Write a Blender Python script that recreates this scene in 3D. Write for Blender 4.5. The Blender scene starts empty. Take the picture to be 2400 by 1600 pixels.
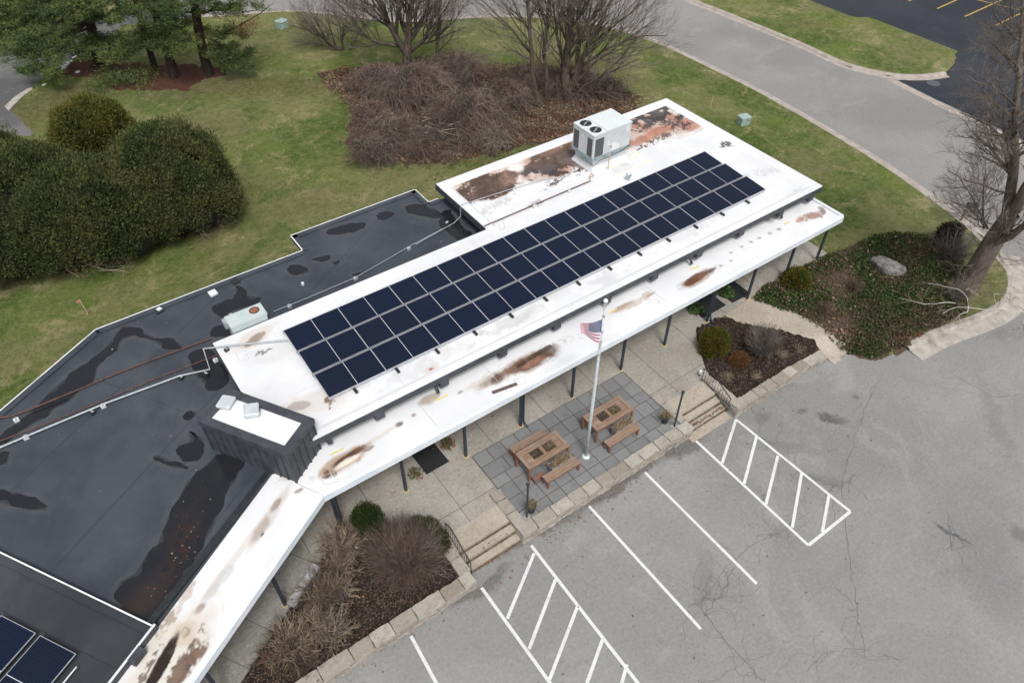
import bpy, math, random
import numpy as np
from mathutils import Vector, Matrix
random.seed(7); RNG = np.random.default_rng(7)
sc = bpy.context.scene
# ------------------------------------------------------------------ camera
CAM = np.array([0.0, 0.0, 22.25])
FWD = np.array([0.40922137, 0.57374572, -0.70947426])
RGT = np.array([0.81658502, -0.57720977, 0.00421777])
UPV = np.array([0.40709555, 0.58107205, 0.70471873])
FPX = 1721.58
cd = bpy.data.cameras.new('camera'); cam = bpy.data.objects.new('camera', cd); sc.collection.objects.link(cam)
cd.sensor_width = 36; cd.lens = FPX/2400*36; cd.clip_start = .5; cd.clip_end = 3000
mw = Matrix.Identity(4)
for i in range(3):
    mw[i][0] = RGT[i]; mw[i][1] = UPV[i]; mw[i][2] = -FWD[i]; mw[i][3] = CAM[i]
cam.matrix_world = mw; sc.camera = cam
sc.render.resolution_x = 1024; sc.render.resolution_y = 682
# ------------------------------------------------------------------ light
SUN_EL, SUN_AZ = math.radians(58), math.radians(200)      # azimuth measured clockwise from +Y
wd = bpy.data.worlds.new('World'); sc.world = wd; wd.use_nodes = True
nt = wd.node_tree; nt.nodes.clear()
sky = nt.nodes.new('ShaderNodeTexSky'); sky.sky_type = 'NISHITA'; sky.sun_disc = False
sky.sun_elevation = SUN_EL; sky.sun_rotation = SUN_AZ; sky.air_density = 1.0; sky.dust_density = 3.0; sky.ozone_density = 1.0
hs = nt.nodes.new('ShaderNodeHueSaturation'); hs.inputs['Saturation'].default_value = .18
bg = nt.nodes.new('ShaderNodeBackground'); bg.inputs['Strength'].default_value = .132
wo = nt.nodes.new('ShaderNodeOutputWorld')
nt.links.new(sky.outputs[0], hs.inputs['Color']); nt.links.new(hs.outputs[0], bg.inputs['Color']); nt.links.new(bg.outputs[0], wo.inputs['Surface'])
sl = bpy.data.lights.new('sun', 'SUN'); sl.energy = 1.6; sl.angle = math.radians(15); sl.color = (1, .975, .94)
so = bpy.data.objects.new('sun', sl); sc.collection.objects.link(so)
sdir = Vector((math.sin(SUN_AZ)*math.cos(SUN_EL), math.cos(SUN_AZ)*math.cos(SUN_EL), math.sin(SUN_EL)))
so.rotation_euler = sdir.to_track_quat('Z', 'Y').to_euler()
sc.view_settings.view_transform = 'Standard'; sc.view_settings.look = 'None'
sc.view_settings.exposure = 0.45; sc.view_settings.gamma = 1

# ------------------------------------------------------------------ geometry helpers
def ray(x, y):                       # viewing direction through photo pixel (2400 x 1600)
    return FWD + RGT*(x-1200)/FPX - UPV*(y-800)/FPX
def W(x, y, z=0.0):                  # where that ray meets the level z
    d = ray(x, y); q = CAM + d*((z-CAM[2])/d[2]); return (float(q[0]), float(q[1]), float(z))
def WV(x, y, base, off=0.0):         # where that ray meets the upright plane through base, facing the street side
    d = ray(x, y); h = np.array([FWD[0], FWD[1], 0]); h /= np.linalg.norm(h)
    t = ((np.array(base[:3])-CAM)@h + off)/(d@h); q = CAM + d*t
    return (float(q[0]), float(q[1]), float(q[2]))
def zoom(x0, y0, s): return lambda x, y: (x0+x*s, y0+y*s)

def link(o): sc.collection.objects.link(o); return o
def tag(o, label=None, cat=None, group=None, kind=None):
    if label: o['label'] = label
    if cat: o['category'] = cat
    if group: o['group'] = group
    if kind: o['kind'] = kind
    return o
def thing(name, loc, label, cat, group=None, rz=0.0):
    o = bpy.data.objects.new(name, None); o.empty_display_size = .2
    o.location = loc; o.rotation_euler = (0, 0, rz); link(o); return tag(o, label, cat, group)

class MB:
    def __init__(s): s.v = []; s.f = []; s.m = []; s.n = 0; s.mats = []
    def mi(s, mat):
        if mat is None: return 0
        if mat not in s.mats: s.mats.append(mat)
        return s.mats.index(mat)
    def add(s, v, f, mat=None):
        v = np.asarray(v, float).reshape(-1, 3); f = [[i+s.n for i in q] for q in f]
        s.v.append(v); s.f += f; s.m += [s.mi(mat)]*len(f); s.n += len(v); return s
    def addnp(s, v, f, mat=None):      # f: int array (n,k)
        s.v.append(v); s.f += (f+s.n).tolist(); s.m += [s.mi(mat)]*len(f); s.n += len(v); return s
    def box(s, x0, x1, y0, y1, z0, z1, mat=None):
        v = [(x, y, z) for z in (z0, z1) for x, y in ((x0, y0), (x1, y0), (x1, y1), (x0, y1))]
        return s.add(v, [(3,2,1,0),(4,5,6,7),(0,1,5,4),(1,2,6,5),(2,3,7,6),(3,0,4,7)], mat)
    def obox(s, c, sx, sy, sz, rz=0, mat=None, bevel=0, tilt=None):
        hx, hy, hz = sx/2, sy/2, sz/2
        if bevel:
            b = bevel; ring = [(-hx+b,-hy),(hx-b,-hy),(hx,-hy+b),(hx,hy-b),(hx-b,hy),(-hx+b,hy),(-hx,hy-b),(-hx,-hy+b)]
            ins = [(x*(hx-b)/hx, y*(hy-b)/hy) for x, y in ring]
            L = [[(x,y,-hz) for x,y in ring], [(x,y,hz-b) for x,y in ring], [(x,y,hz) for x,y in ins]]
            v = np.array(sum(L, [])); n = 8
            f = [tuple(reversed(range(8))), tuple(range(16,24))] + [(k*8+i, k*8+(i+1)%8, (k+1)*8+(i+1)%8, (k+1)*8+i) for k in (0,1) for i in range(8)]
        else:
            v = np.array([(x, y, z) for z in (-hz, hz) for x, y in ((-hx,-hy),(hx,-hy),(hx,hy),(-hx,hy))])
            f = [(3,2,1,0),(4,5,6,7),(0,1,5,4),(1,2,6,5),(2,3,7,6),(3,0,4,7)]
        if tilt is not None: v = v@np.array(Matrix.Rotation(tilt[1], 3, tilt[0])).T
        cz, sz_ = math.cos(rz), math.sin(rz); R = np.array([[cz,-sz_,0],[sz_,cz,0],[0,0,1]])
        return s.add(v@R.T+np.array(c), f, mat)
    def prism(s, poly, z0, z1, mat=None, matside=None, top=True, bottom=True):
        n = len(poly); a = sum(poly[i][0]*poly[(i+1)%n][1]-poly[(i+1)%n][0]*poly[i][1] for i in range(n))
        if a < 0: poly = poly[::-1]
        zt = z1 if hasattr(z1, '__len__') else [z1]*n
        v = [(p[0],p[1],z0) for p in poly]+[(p[0],p[1],z) for p, z in zip(poly, zt)]
        s.add(v, [(i,(i+1)%n,n+(i+1)%n,n+i) for i in range(n)], matside or mat)
        if top: s.add([(p[0],p[1],z) for p, z in zip(poly, zt)], [tuple(range(n))], mat)
        if bottom: s.add([(p[0],p[1],z0) for p in poly], [tuple(reversed(range(n)))], matside or mat)
        return s
    def tube(s, pts, rad, k=4, mat=None, caps=True):
        P = np.asarray(pts, float); n = len(P)
        r = np.full(n, rad, float) if not hasattr(rad, '__len__') else np.asarray(rad, float)
        T = np.gradient(P, axis=0); T /= np.linalg.norm(T, axis=1)[:, None]+1e-9
        a = np.array([0,0,1.]) if abs(T[0][2]) < .9 else np.array([1.,0,0])
        nrm = np.cross(T, a); nl = np.linalg.norm(nrm, axis=1)[:, None]; nrm = nrm/(nl+1e-9)
        if (nl < .15).any():
            a = np.array([.6,.8,0]); nrm = np.cross(T, a); nrm /= np.linalg.norm(nrm, axis=1)[:, None]+1e-9
        b = np.cross(T, nrm); an = np.arange(k)*2*math.pi/k
        V = P[:, None]+r[:, None, None]*(nrm[:, None]*np.cos(an)[None, :, None]+b[:, None]*np.sin(an)[None, :, None])
        i = np.arange(n-1)[:, None]*k; j = np.arange(k)[None]; j2 = (j+1) % k
        F = np.stack([i+j, i+j2, i+k+j2, i+k+j], -1).reshape(-1, 4)
        s.addnp(V.reshape(-1, 3), F, mat)
        if caps and k > 3: s.f += [list(range(s.n-k, s.n)), list(range(s.n-n*k, s.n-n*k+k))[::-1]]; s.m += [s.m[-1]]*2
        return s
    def cyl(s, c, r, z0, z1, k=16, mat=None, r2=None):
        return s.tube([(c[0],c[1],z0),(c[0],c[1],z1)], [r, r if r2 is None else r2], k, mat)
    def build(s, name, mat=None, parent=None, loc=None, smooth=False):
        me = bpy.data.meshes.new(name); o = bpy.data.objects.new(name, me)
        V = np.concatenate(s.v) if s.v else np.zeros((0, 3))
        off = np.zeros(3)
        if parent is not None:
            p = parent; 
            while p is not None: off += np.array(p.location); p = p.parent
        if loc is not None: o.location = loc; off += np.array(loc)
        V = V-off
        me.from_pydata(V.tolist(), [], s.f)
        ms = s.mats if s.mats else ([mat] if mat else [])
        if mat is not None and s.mats and mat not in s.mats: ms = s.mats
        for m in ms: me.materials.append(m)
        if len(ms) > 1: me.polygons.foreach_set('material_index', s.m)
        if smooth: me.polygons.foreach_set('use_smooth', [True]*len(s.f))
        me.update(); link(o)
        if parent is not None: o.parent = parent
        return o
def struct(o): o['kind'] = 'structure'; return o

# ------------------------------------------------------------------ materials
class NT:
    def __init__(s, name):
        s.mat = bpy.data.materials.new(name); s.mat.use_nodes = True; s.t = s.mat.node_tree
        s.b = s.t.nodes['Principled BSDF']; s.geo = s.t.nodes.new('ShaderNodeNewGeometry')
        s.tc = s.t.nodes.new('ShaderNodeTexCoord'); s.pos = s.geo.outputs['Position']
    def n(s, typ, **kw):
        o = s.t.nodes.new('ShaderNode'+typ)
        for k, v in kw.items(): setattr(o, k, v)
        return o
    def set(s, sock, v):
        if isinstance(v, bpy.types.NodeSocket): s.t.links.new(v, sock)
        elif v is not None:
            if hasattr(v, '__len__') and len(v) == 3 and sock.type == 'RGBA': v = (*v, 1)
            sock.default_value = v
    def noise(s, scale, detail=5, rough=.6, vec=None, dist=0, out='Fac'):
        o = s.n('TexNoise'); s.set(o.inputs['Vector'], vec if vec is not None else s.pos)
        o.inputs['Scale'].default_value = scale; o.inputs['Detail'].default_value = detail
        o.inputs['Roughness'].default_value = rough; o.inputs['Distortion'].default_value = dist
        return o.outputs[out]
    def vor(s, scale, feature='F1', vec=None, out='Distance', rnd=1.0):
        o = s.n('TexVoronoi', feature=feature); s.set(o.inputs['Vector'], vec if vec is not None else s.pos)
        o.inputs['Scale'].default_value = scale; o.inputs['Randomness'].default_value = rnd
        return o.outputs[out]
    def ramp(s, f, a, b, lo=0.0, hi=1.0, smooth=True):
        o = s.n('MapRange'); o.interpolation_type = 'SMOOTHSTEP' if smooth else 'LINEAR'
        s.set(o.inputs['Value'], f); o.inputs['From Min'].default_value = a; o.inputs['From Max'].default_value = b
        o.inputs['To Min'].default_value = lo; o.inputs['To Max'].default_value = hi
        return o.outputs['Result']
    def mix(s, f, a, b, mode='MIX'):
        o = s.n('Mix', data_type='RGBA', blend_type=mode); s.set(o.inputs[0], f); s.set(o.inputs[6], a); s.set(o.inputs[7], b)
        return o.outputs[2]
    def math(s, op, a, b=None):
        o = s.n('Math', operation=op); s.set(o.inputs[0], a)
        if b is not None: s.set(o.inputs[1], b)
        return o.outputs[0]
    def vadd(s, a, b, op='ADD'):
        o = s.n('VectorMath', operation=op); s.set(o.inputs[0], a); s.set(o.inputs[1], b); return o.outputs[0]
    def warp(s, scale, amt, vec=None, detail=4):
        c = s.noise(scale, detail, .6, vec, out='Color')
        o = s.n('VectorMath', operation='MULTIPLY_ADD'); s.set(o.inputs[0], c); o.inputs[1].default_value = (amt,)*3
        q = s.vadd(vec if vec is not None else s.pos, (-amt/2,)*3); s.set(o.inputs[2], q); return o.outputs[0]
    def ell(s, vec, cx, cy, rx, ry, ang, edge=.55):     # soft-edged elongated patch on the plan
        m = s.n('Mapping', vector_type='TEXTURE'); s.set(m.inputs['Vector'], vec)
        m.inputs['Location'].default_value = (cx, cy, 0); m.inputs['Rotation'].default_value = (0, 0, ang); m.inputs['Scale'].default_value = (rx, ry, 1e6)
        l = s.n('VectorMath', operation='LENGTH'); s.set(l.inputs[0], m.outputs[0])
        return s.ramp(l.outputs['Value'], 1.0, edge)
    def bump(s, h, strength=.3, dist=.02):
        o = s.n('Bump'); o.inputs['Strength'].default_value = strength; o.inputs['Distance'].default_value = dist
        s.set(o.inputs['Height'], h); s.t.links.new(o.outputs[0], s.b.inputs['Normal'])
    def done(s, col, rough=.85, metal=0.0, spec=None):
        s.set(s.b.inputs['Base Color'], col); s.set(s.b.inputs['Roughness'], rough); s.set(s.b.inputs['Metallic'], metal)
        if spec is not None: s.b.inputs['Specular IOR Level'].default_value = spec
        return s.mat
def M(name, c1, c2=None, scale=4, rough=.8, bump=0, bs=40, lo=.35, hi=.65, metal=0.0, spec=None, c3=None, s3=1.0, island=False):
    N = NT(name); col = c1
    if c2 is not None:
        if island:
            r = N.geo.outputs['Random Per Island']; col = N.mix(r, c1, c2)
            if c3 is not None: col = N.mix(N.ramp(N.noise(s3, 2), .45, .62), col, c3)
        else:
            col = N.mix(N.ramp(N.noise(scale), lo, hi), c1, c2)
            if c3 is not None: col = N.mix(N.ramp(N.noise(s3, 4), .5, .7), col, c3)
    if bump: N.bump(N.noise(bs, 4), bump)
    return N.done(col, rough, metal, spec)

m_dark = M('charcoal_paint', (.032,.036,.044), (.05,.056,.066), 3, .6, .1, 20)
m_black = M('black_metal', (.012,.014,.018), (.022,.025,.03), 6, .45)
m_post = M('post_paint', (.02,.027,.038), (.033,.042,.055), 5, .5, .15, 30)
m_white = M('white_metal', (.66,.67,.68), (.58,.6,.62), 3, .5)
m_fascia = M('canopy_edge_metal', (.62,.67,.72), (.72,.76,.8), 1.5, .45)
m_alu = M('aluminium', (.5,.51,.54), (.42,.43,.46), 8, .4, metal=.3)
m_galv = M('galvanised_steel', (.42,.46,.48), (.55,.58,.6), 14, .45, metal=.5)
m_rust = M('rusty_pipe', (.065,.034,.027), (.13,.065,.047), 12, .85)
m_redpipe = M('red_oxide_pipe', (.09,.03,.028), (.15,.06,.05), 10, .8)
m_conc = M('kerb_concrete', (.3,.275,.24), (.4,.37,.33), 2.5, .95, .4, 30, c3=(.22,.19,.16), s3=1.1)
m_soffit = M('soffit', (.25,.25,.25), (.3,.3,.3), 3, .9)
m_glass = M('window_glass', (.02,.025,.03), None, rough=.05)
m_brickw = M('tan_wall', (.3,.26,.21), (.36,.31,.25), 5, .9, .2, 20)
# ------------------------------------------------------------------ terrain
def PN(lst): return [W(x, y, .12)[:2] for x, y in lst]
z3r = zoom(1500, 0, .38265)
road_near = [(286,58),(450,40),(585,34),(647,23),(681,23),(770,32),(855,45),(927,53),(983,53),(1080,42),(1148,38),(1238,39),(1314,42),(1387,53),(1450,70),(1549,101),(1653,153),(1768,208),(1883,273),(1997,340),(2074,388),(2150,440),(2227,497),(2303,551),(2348,592),(2368,640),(2378,672),(2368,700),(2340,722),(2280,745),(2212,766),(2135,796),(2124,812),(2090,824),(2040,829),(2003,815)]
L1 = PN(road_near)+[(24.1,9.8),(22.9,9.8),(17.6,9.8),(5.5,9.8),(-14,9.8),(-60,9.8),(-60,20)] + PN([(-400,460),(-150,350),(0,318),(86,317),(28,255),(83,196),(120,172),(165,145),(182,131)])
isl_low = [(1590,-14),(1626,0),(1714,34),(1806,71),(1898,109),(1978,149),(2036,163),(2097,176),(2166,178),(2215,169)]
isl_up = [(2240,140),(2243,112),(2208,96),(2112,63),(1997,29),(1913,0),(1800,-45)]
L2 = PN(isl_low+isl_up+[(1500,-60)])
L3 = PN([(-200,150),(-60,110),(0,95),(100,66),(220,46),(300,28),(340,4),(380,-60),(200,-260),(-500,-200),(-600,100)])
LAWNS = [L1, L2, L3]
def poly_sd(X, Y, poly):             # signed distance, positive inside
    P = np.array(poly); Q = np.roll(P, -1, 0); d = np.full(X.shape, 1e9); ins = np.zeros(X.shape, bool)
    for (ax, ay), (bx, by) in zip(P, Q):
        ex, ey = bx-ax, by-ay; L = ex*ex+ey*ey+1e-12
        t = np.clip(((X-ax)*ex+(Y-ay)*ey)/L, 0, 1)
        d = np.minimum(d, (X-ax-t*ex)**2+(Y-ay-t*ey)**2)
        c = ((ay > Y) != (by > Y)) & (X < (bx-ax)*(Y-ay)/(by-ay+1e-15)+ax); ins ^= c
    return np.where(ins, 1, -1)*np.sqrt(d)
def rect_d(X, Y, x0, x1, y0, y1, kf=1.0):
    dx = np.maximum(np.maximum(x0-X, X-x1), 0); dy = np.maximum(y0-Y, 0)*kf+np.maximum(Y-y1, 0); return np.hypot(dx, dy)
def Hn(X, Y):
    sd = np.maximum.reduce([poly_sd(X, Y, p) for p in LAWNS])
    z = -.25+.37*np.clip((sd+.25)/.25, 0, 1)
    r = np.minimum.reduce([rect_d(X, Y, -20, 28, 14, 25, 1.6), rect_d(X, Y, -20, 5.3, 9.9, 20), rect_d(X, Y, 17.7, 22.2, 9.9, 14)])
    t = np.clip(1-r/7.5, 0, 1); t = t*t*(3-2*t)
    z = np.where(sd > 0, z+.29*t*np.clip(sd/.6, 0, 1), z)
    hole = (X > 5.3) & (X < 17.75) & (Y < 13.6) & (Y > 9)
    return np.where(hole, -.25, z)
def H(x, y): return float(Hn(np.array([x], float), np.array([y], float))[0])
def WH(x, y, dz=0.0):                # photo pixel to the lawn surface
    p = W(x, y, .2)
    for _ in range(3): p = W(x, y, max(0, H(p[0], p[1])))
    return (p[0], p[1], p[2]+dz)

gx = np.concatenate([[-900,-400,-200,-120,-80,-55], np.arange(-40, -6, 1.0), np.arange(-6, 46, .25), np.arange(46, 80, 1.0), [85,100,140,220,450,900]])
gy = np.concatenate([[-900,-400,-150,-60,-20], np.arange(-8, 66, .25), np.arange(66, 100, 1.0), [105,130,180,300,500,1200]])
GX, GY = np.meshgrid(gx, gy); GZ = Hn(GX.ravel(), GY.ravel()).reshape(GX.shape)
nx, ny = len(gx), len(gy)
idx = (np.arange(ny-1)[:, None]*nx+np.arange(nx-1)[None]).ravel()
zmax = np.maximum.reduce([GZ.ravel()[idx], GZ.ravel()[idx+1], GZ.ravel()[idx+nx], GZ.ravel()[idx+nx+1]])
idx = idx[zmax > -.24]
N = NT('lawn_grass')
warp = N.warp(.35, 3.0)
g1, g2, tan_ = (.056,.104,.014), (.126,.17,.032), (.36,.31,.17)
col = N.mix(N.ramp(N.noise(.22, 5, .6, warp), .42, .58), g1, g2)
col = N.mix(N.ramp(N.noise(.13, 8, .7, N.vadd(warp, (11,5,0))), .46, .58, 0, .65), col, (.25,.22,.115))
col = N.mix(N.ramp(N.noise(1.1, 10, .85), .47, .6, 0, .55), col, (.2,.2,.08))
col = N.mix(N.ramp(N.noise(.45, 10, .85, dist=.6), .52, .61, 0, .8), col, tan_)
for (px, py, a, b, an, s_) in [(160,230,9,3.5,.3,.8),(560,205,10,2.2,-.6,.75),(330,330,8,2.5,-.3,.55),(720,470,3.5,1.5,0,.5),(1790,385,4,1.2,-.7,.5),(900,85,6,1.6,-.5,.5),(1890,60,3,1.0,-.6,.5),(1300,150,7,2,-.5,.5),(1010,370,8,1.5,-.6,.6),(60,640,4,1.6,.2,.5)]:
    q = W(px, py, .12); wv = N.warp(.6, 2.2)
    col = N.mix(N.math('MULTIPLY', N.ell(wv, q[0], q[1], a, b, an, .2), s_), col, (.12,.1,.045))
col = N.mix(N.ramp(N.noise(3.5, 9, .95), .48, .58, 0, .6), col, (.25,.25,.12))
col = N.mix(N.ramp(N.noise(4.0, 9, .95, N.vadd(N.pos, (3,7,1))), .49, .58, 0, .65), col, (.045,.07,.014))
col = N.mix(N.ramp(N.noise(20, 4, .8), .55, .72, 0, .6), col, (.21,.21,.1))
q = N.vor(2.2, 'F1'); col = N.mix(N.ramp(q, .035, .02, 0, .7), col, (.42,.36,.24))
N.bump(N.math('ADD', N.noise(30, 4, .8), N.noise(7, 3, .7)), .9, .09)
m_lawn = N.done(col, 1.0, spec=.15)
mb = MB(); mb.addnp(np.stack([GX.ravel(), GY.ravel(), GZ.ravel()], -1), np.stack([idx, idx+1, idx+nx+1, idx+nx], -1), m_lawn)
struct(mb.build('lawn', smooth=True))
# whole ground sheet: old asphalt that everything else lies on
def asphalt(name, c1, c2, agg, cracks=0.0, dark=None):
    N = NT(name)
    col = N.mix(N.ramp(N.noise(.16, 4, .6), .4, .6), c1, c2)
    col = N.mix(N.ramp(N.noise(.1, 5, .6, N.vadd(N.pos, (2,8,0))), .46, .6, 0, .5), col, tuple(v*.78 for v in c1)); col = N.mix(N.ramp(N.noise(.3, 6, .7, N.vadd(N.pos, (6,1,0)), dist=1), .54, .64, 0, .4), col, tuple(v*1.2 for v in c2))
    col = N.mix(N.ramp(N.noise(1.3, 6, .7, dist=.4), .5, .78, 0, .35), col, tuple(v*.72 for v in c1))
    if dark:
        wv = N.warp(1.1, 1.3)
        for (px, py, a, b, an, s_, c) in dark:
            q = W(px, py, 0); col = N.mix(N.math('MULTIPLY', N.ell(wv, q[0], q[1], a, b, an, .35), s_), col, c)
    m = N.n('Mapping'); N.set(m.inputs['Vector'], N.pos); m.inputs['Rotation'].default_value = (0,0,.9); m.inputs['Scale'].default_value = (.12, 1.1, 1)
    col = N.mix(N.ramp(N.noise(1.0, 5, .7, m.outputs[0]), .5, .8, 0, .3), col, tuple(v*.7 for v in c1))
    col = N.mix(N.ramp(N.noise(2.6, 3, .5, N.vadd(N.pos, (1,9,0))), .7, .76, 0, .4), col, tuple(v*.5 for v in c1))
    col = N.mix(N.ramp(N.noise(8, 8, 1.0), .5, .62, 0, .5), col, tuple(min(1, v*1.5) for v in c2))
    col = N.mix(N.ramp(N.noise(9, 8, 1.0, N.vadd(N.pos, (5,2,1))), .5, .6, 0, .6), col, tuple(v*.5 for v in c1))
    if cracks:
        e = N.vor(.9, 'DISTANCE_TO_EDGE', N.warp(1.2, .7)); area = N.ramp(N.noise(.2, 3), .56, .66)
        col = N.mix(N.math('MULTIPLY', N.math('MULTIPLY', N.ramp(e, .02, .003), area), cracks), col, tuple(v*.3 for v in c1))
    N.bump(N.noise(70, 3, .8), .5, .01)
    return N.done(col, .95, spec=.25)
lot_dark = [(1680,780,0,0,0,0,(0,0,0))][:0] + [
  (1955,985,.75,.33,-1.0,.95,(.085,.085,.085)),(1885,965,.4,.2,-.6,.8,(.1,.1,.1)),(1790,980,.6,.35,0,.6,(.11,.11,.11)),(2010,930,.4,.2,.8,.7,(.1,.1,.1)),
  (1440,1130,3.6,.42,.03,.85,(.1,.092,.082)),(1275,1230,2.5,.32,.03,.8,(.1,.092,.082)),(1600,1040,1.6,.55,0,.8,(.1,.095,.09)),(1130,1375,1.6,.35,0,.75,(.1,.092,.082)),
  (1850,1050,2.6,.35,-.75,.3,(.1,.1,.105)),(1650,1370,1.3,.5,.6,.3,(.1,.1,.1)),(2225,1250,.14,.9,.3,1,(.07,.07,.07)),(2330,980,2.6,.5,.8,.3,(.1,.1,.1)),
  (2300,1250,5,2.2,.9,.3,(.14,.145,.155)),(2390,1250,.4,.35,0,.5,(.07,.07,.07)),(1930,1120,1.2,.35,-.7,.35,(.09,.09,.095)),(1790,1170,.25,.2,0,.5,(.09,.08,.075)),(2100,1120,9,1.2,1.9,.2,(.17,.168,.165))]
m_lot = asphalt('old_asphalt', (.225,.22,.212), (.255,.25,.242), 1, 0, lot_dark)
m_road = asphalt('road_asphalt', (.225,.215,.208), (.25,.238,.23), 1, 0)
m_newlot = asphalt('dark_sealed_asphalt', (.026,.03,.038), (.036,.041,.05), 1)
mb = MB(); mb.add([(-900,-900,0),(900,-900,0),(900,1200,0),(-900,1200,0)], [(0,1,2,3)], m_lot); struct(mb.build('ground'))
def flat(name, poly, z, mat, kind='structure'):
    mb = MB(); n = len(poly); a = sum(poly[i][0]*poly[(i+1)%n][1]-poly[(i+1)%n][0]*poly[i][1] for i in range(n))
    if a < 0: poly = poly[::-1]
    mb.add([(p[0], p[1], z) for p in poly], [tuple(range(n))], mat); o = mb.build(name)
    if kind: o['kind'] = kind
    return o
# street: between the two kerbs, then on to both sides
rd = [W(x, y, 0)[:2] for x, y in [(-500,330),(-200,320),(90,330),(200,125),(330,62),(640,36),(700,34),(860,56),(955,62),(1150,48),(1310,52),(1390,64),(1550,112),(1768,220),(1997,352),(2227,510),(2350,596),(2405,640),(2600,830),(3000,800),(2600,470),(2376,329),(2215,253),(2089,187),(1978,138),(1800,60),(1640,-10),(1500,-60),(900,-110),(500,-80),(380,-30),(300,20),(100,60),(0,90),(-400,140)]]
flat('road', rd, .004, m_road)
dvp = [W(x, y, 0)[:2] for x, y in [(-500,330),(-200,320),(90,330),(200,125),(330,62),(420,46),(400,20),(300,20),(100,60),(0,90),(-400,140)]]
flat('driveway', dvp, .009, asphalt('worn_driveway_asphalt', (.095,.094,.095), (.15,.147,.145), 1))
nl = [W(x, y, 0)[:2] for x, y in [(2092,190),(2130,187),(2190,184),(2215,176),(2170,150),(2120,110),(2050,75),(1900,35),(1780,-20),(1650,-80),(2500,-250),(3200,300),(2700,500),(2384,322),(2222,246)]]
flat('parking_lot', nl, .008, m_newlot)
def offset_line(pts, d):             # shift a polyline sideways
    P = np.array(pts, float); T = np.gradient(P, axis=0); T /= np.linalg.norm(T, axis=1)[:, None]+1e-9
    return P+np.stack([-T[:, 1], T[:, 0]], -1)*d
def dens(pts, step):
    P = np.array(pts, float); out = [P[0]]
    for a, b in zip(P[:-1], P[1:]):
        n = max(1, int(np.linalg.norm(b-a)/step)); out += [a+(b-a)*(i+1)/n for i in range(n)]
    return np.array(out)
def smoothl(P, it=6):
    P = P.copy()
    for _ in range(it): P[1:-1] = (P[:-2]+2*P[1:-1]+P[2:])/4
    return P
def sweep(name, line, prof, mat):    # profile of (sideways, z) along a plan line
    mb = MB(); rows = [offset_line(line, d) for d, z in prof]; n = len(line)
    V = np.concatenate([np.column_stack([r, np.full(n, z)]) for r, (d, z) in zip(rows, prof)])
    F = [(k*n+i, k*n+i+1, (k+1)*n+i+1, (k+1)*n+i) for k in range(len(prof)-1) for i in range(n-1)]
    mb.add(V, F, mat); return struct(mb.build(name, smooth=False))
N = NT('gutter_concrete')
col = N.mix(N.ramp(N.noise(2.2, 5), .35, .65), (.29,.25,.22), (.38,.335,.3))
col = N.mix(N.ramp(N.noise(9, 5, .8), .55, .75, 0, .6), col, (.2,.17,.14))
N.bump(N.noise(40, 4), .4, .01); m_gut = N.done(col, .95)
ln = smoothl(dens(PN(road_near[1:26]), .8))
KP = [(-.12,.1),(-.1,.135),(.1,.135),(.16,.1),(.22,.02),(.55,.012),(.56,-.02)]
sweep('kerb', ln, [(d, z) for d, z in KP], m_gut)
ln = smoothl(dens(PN(isl_low), .8), 2); sweep('kerb', ln, [(-d, z) for d, z in KP], m_gut)
# far gutter along the dark lot
gp = [W(x, y, 0)[:2] for x, y in [(2085,186),(2216,252),(2376,329),(2460,372)]]
sweep('kerb', dens(gp, 1), [(-.3,.0),(-.29,.014),(.3,.014),(.31,0)], m_gut)
ln = smoothl(dens(PN(road_near[24:33]), .5), 8)
sweep('kerb', ln, [(-.15,.1),(-.1,.14),(.12,.14),(.22,.05),(.85,.016),(.86,-.02)], m_conc)
zz = zoom(0, 0, .17007)
cp = [W(*zz(x, y), .0)[:2] for x, y in [(60,1470),(120,1525),(300,1330),(470,1200),(460,1225),(370,1225)]]
mb = MB(); mb.prism([W(*zz(x, y), .1)[:2] for x, y in [(65,1470),(120,1525),(305,1335),(490,1205),(380,1225),(200,1340)]], 0, .12, m_conc); struct(mb.build('kerb'))
# painted lines
N = NT('white_line_paint'); w_ = N.ramp(N.noise(9, 9, .95), .52, .62)
m_line = N.done(N.mix(N.ramp(N.noise(.8, 3), .5, .7, 0, .35), N.mix(w_, (.62,.63,.63), (.3,.295,.29)), (.4,.39,.38)), .8)
N = NT('yellow_line_paint'); m_yel = N.done(N.mix(N.ramp(N.noise(5, 6, .8), .5, .8), (.5,.33,.07), (.1,.09,.06)), .7)
def strip(name, pts, w, z, mat):
    P = dens(pts, .5); a, b = offset_line(P, w/2), offset_line(P, -w/2); n = len(P); mb = MB()
    mb.add([(x, y, z) for x, y in a]+[(x, y, z) for x, y in b], [(n+i, n+i+1, i+1, i) for i in range(n-1)], mat)
    return struct(mb.build(name))
zl = zoom(1600, 900, .4464); LN = []
for a, b in [((280,185),(880,668)),((880,668),(660,845)),((660,845),(65,293)),((280,185),(207,415)),((388,275),(322,522)),((500,375),(437,630)),((625,465),(575,752)),((768,580),(733,775))]:
    LN.append((zl(*a), zl(*b)))
for a, b in [((1480,1083),(1738,1340)),((1353,1162),(1610,1444)),((944,1460),(1012,1568+18)),((1106,1349),(1330,1660)),((1220,1252),(1560,1690)),((1227,1270),(1165,1420)),((1276,1330),(1215,1490)),((1328,1388),(1262,1560)),((1384,1468),(1348,1568)),((1440,1525),(1425,1580))]:
    LN.append(((a[0]*1.0204, a[1]*1.0204), (b[0]*1.0204, b[1]*1.0204)))
for i, (a, b) in enumerate(LN): strip('parking_line', [W(*a)[:2], W(*b)[:2]], .105, .0045+.0004*i, m_line)
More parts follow.
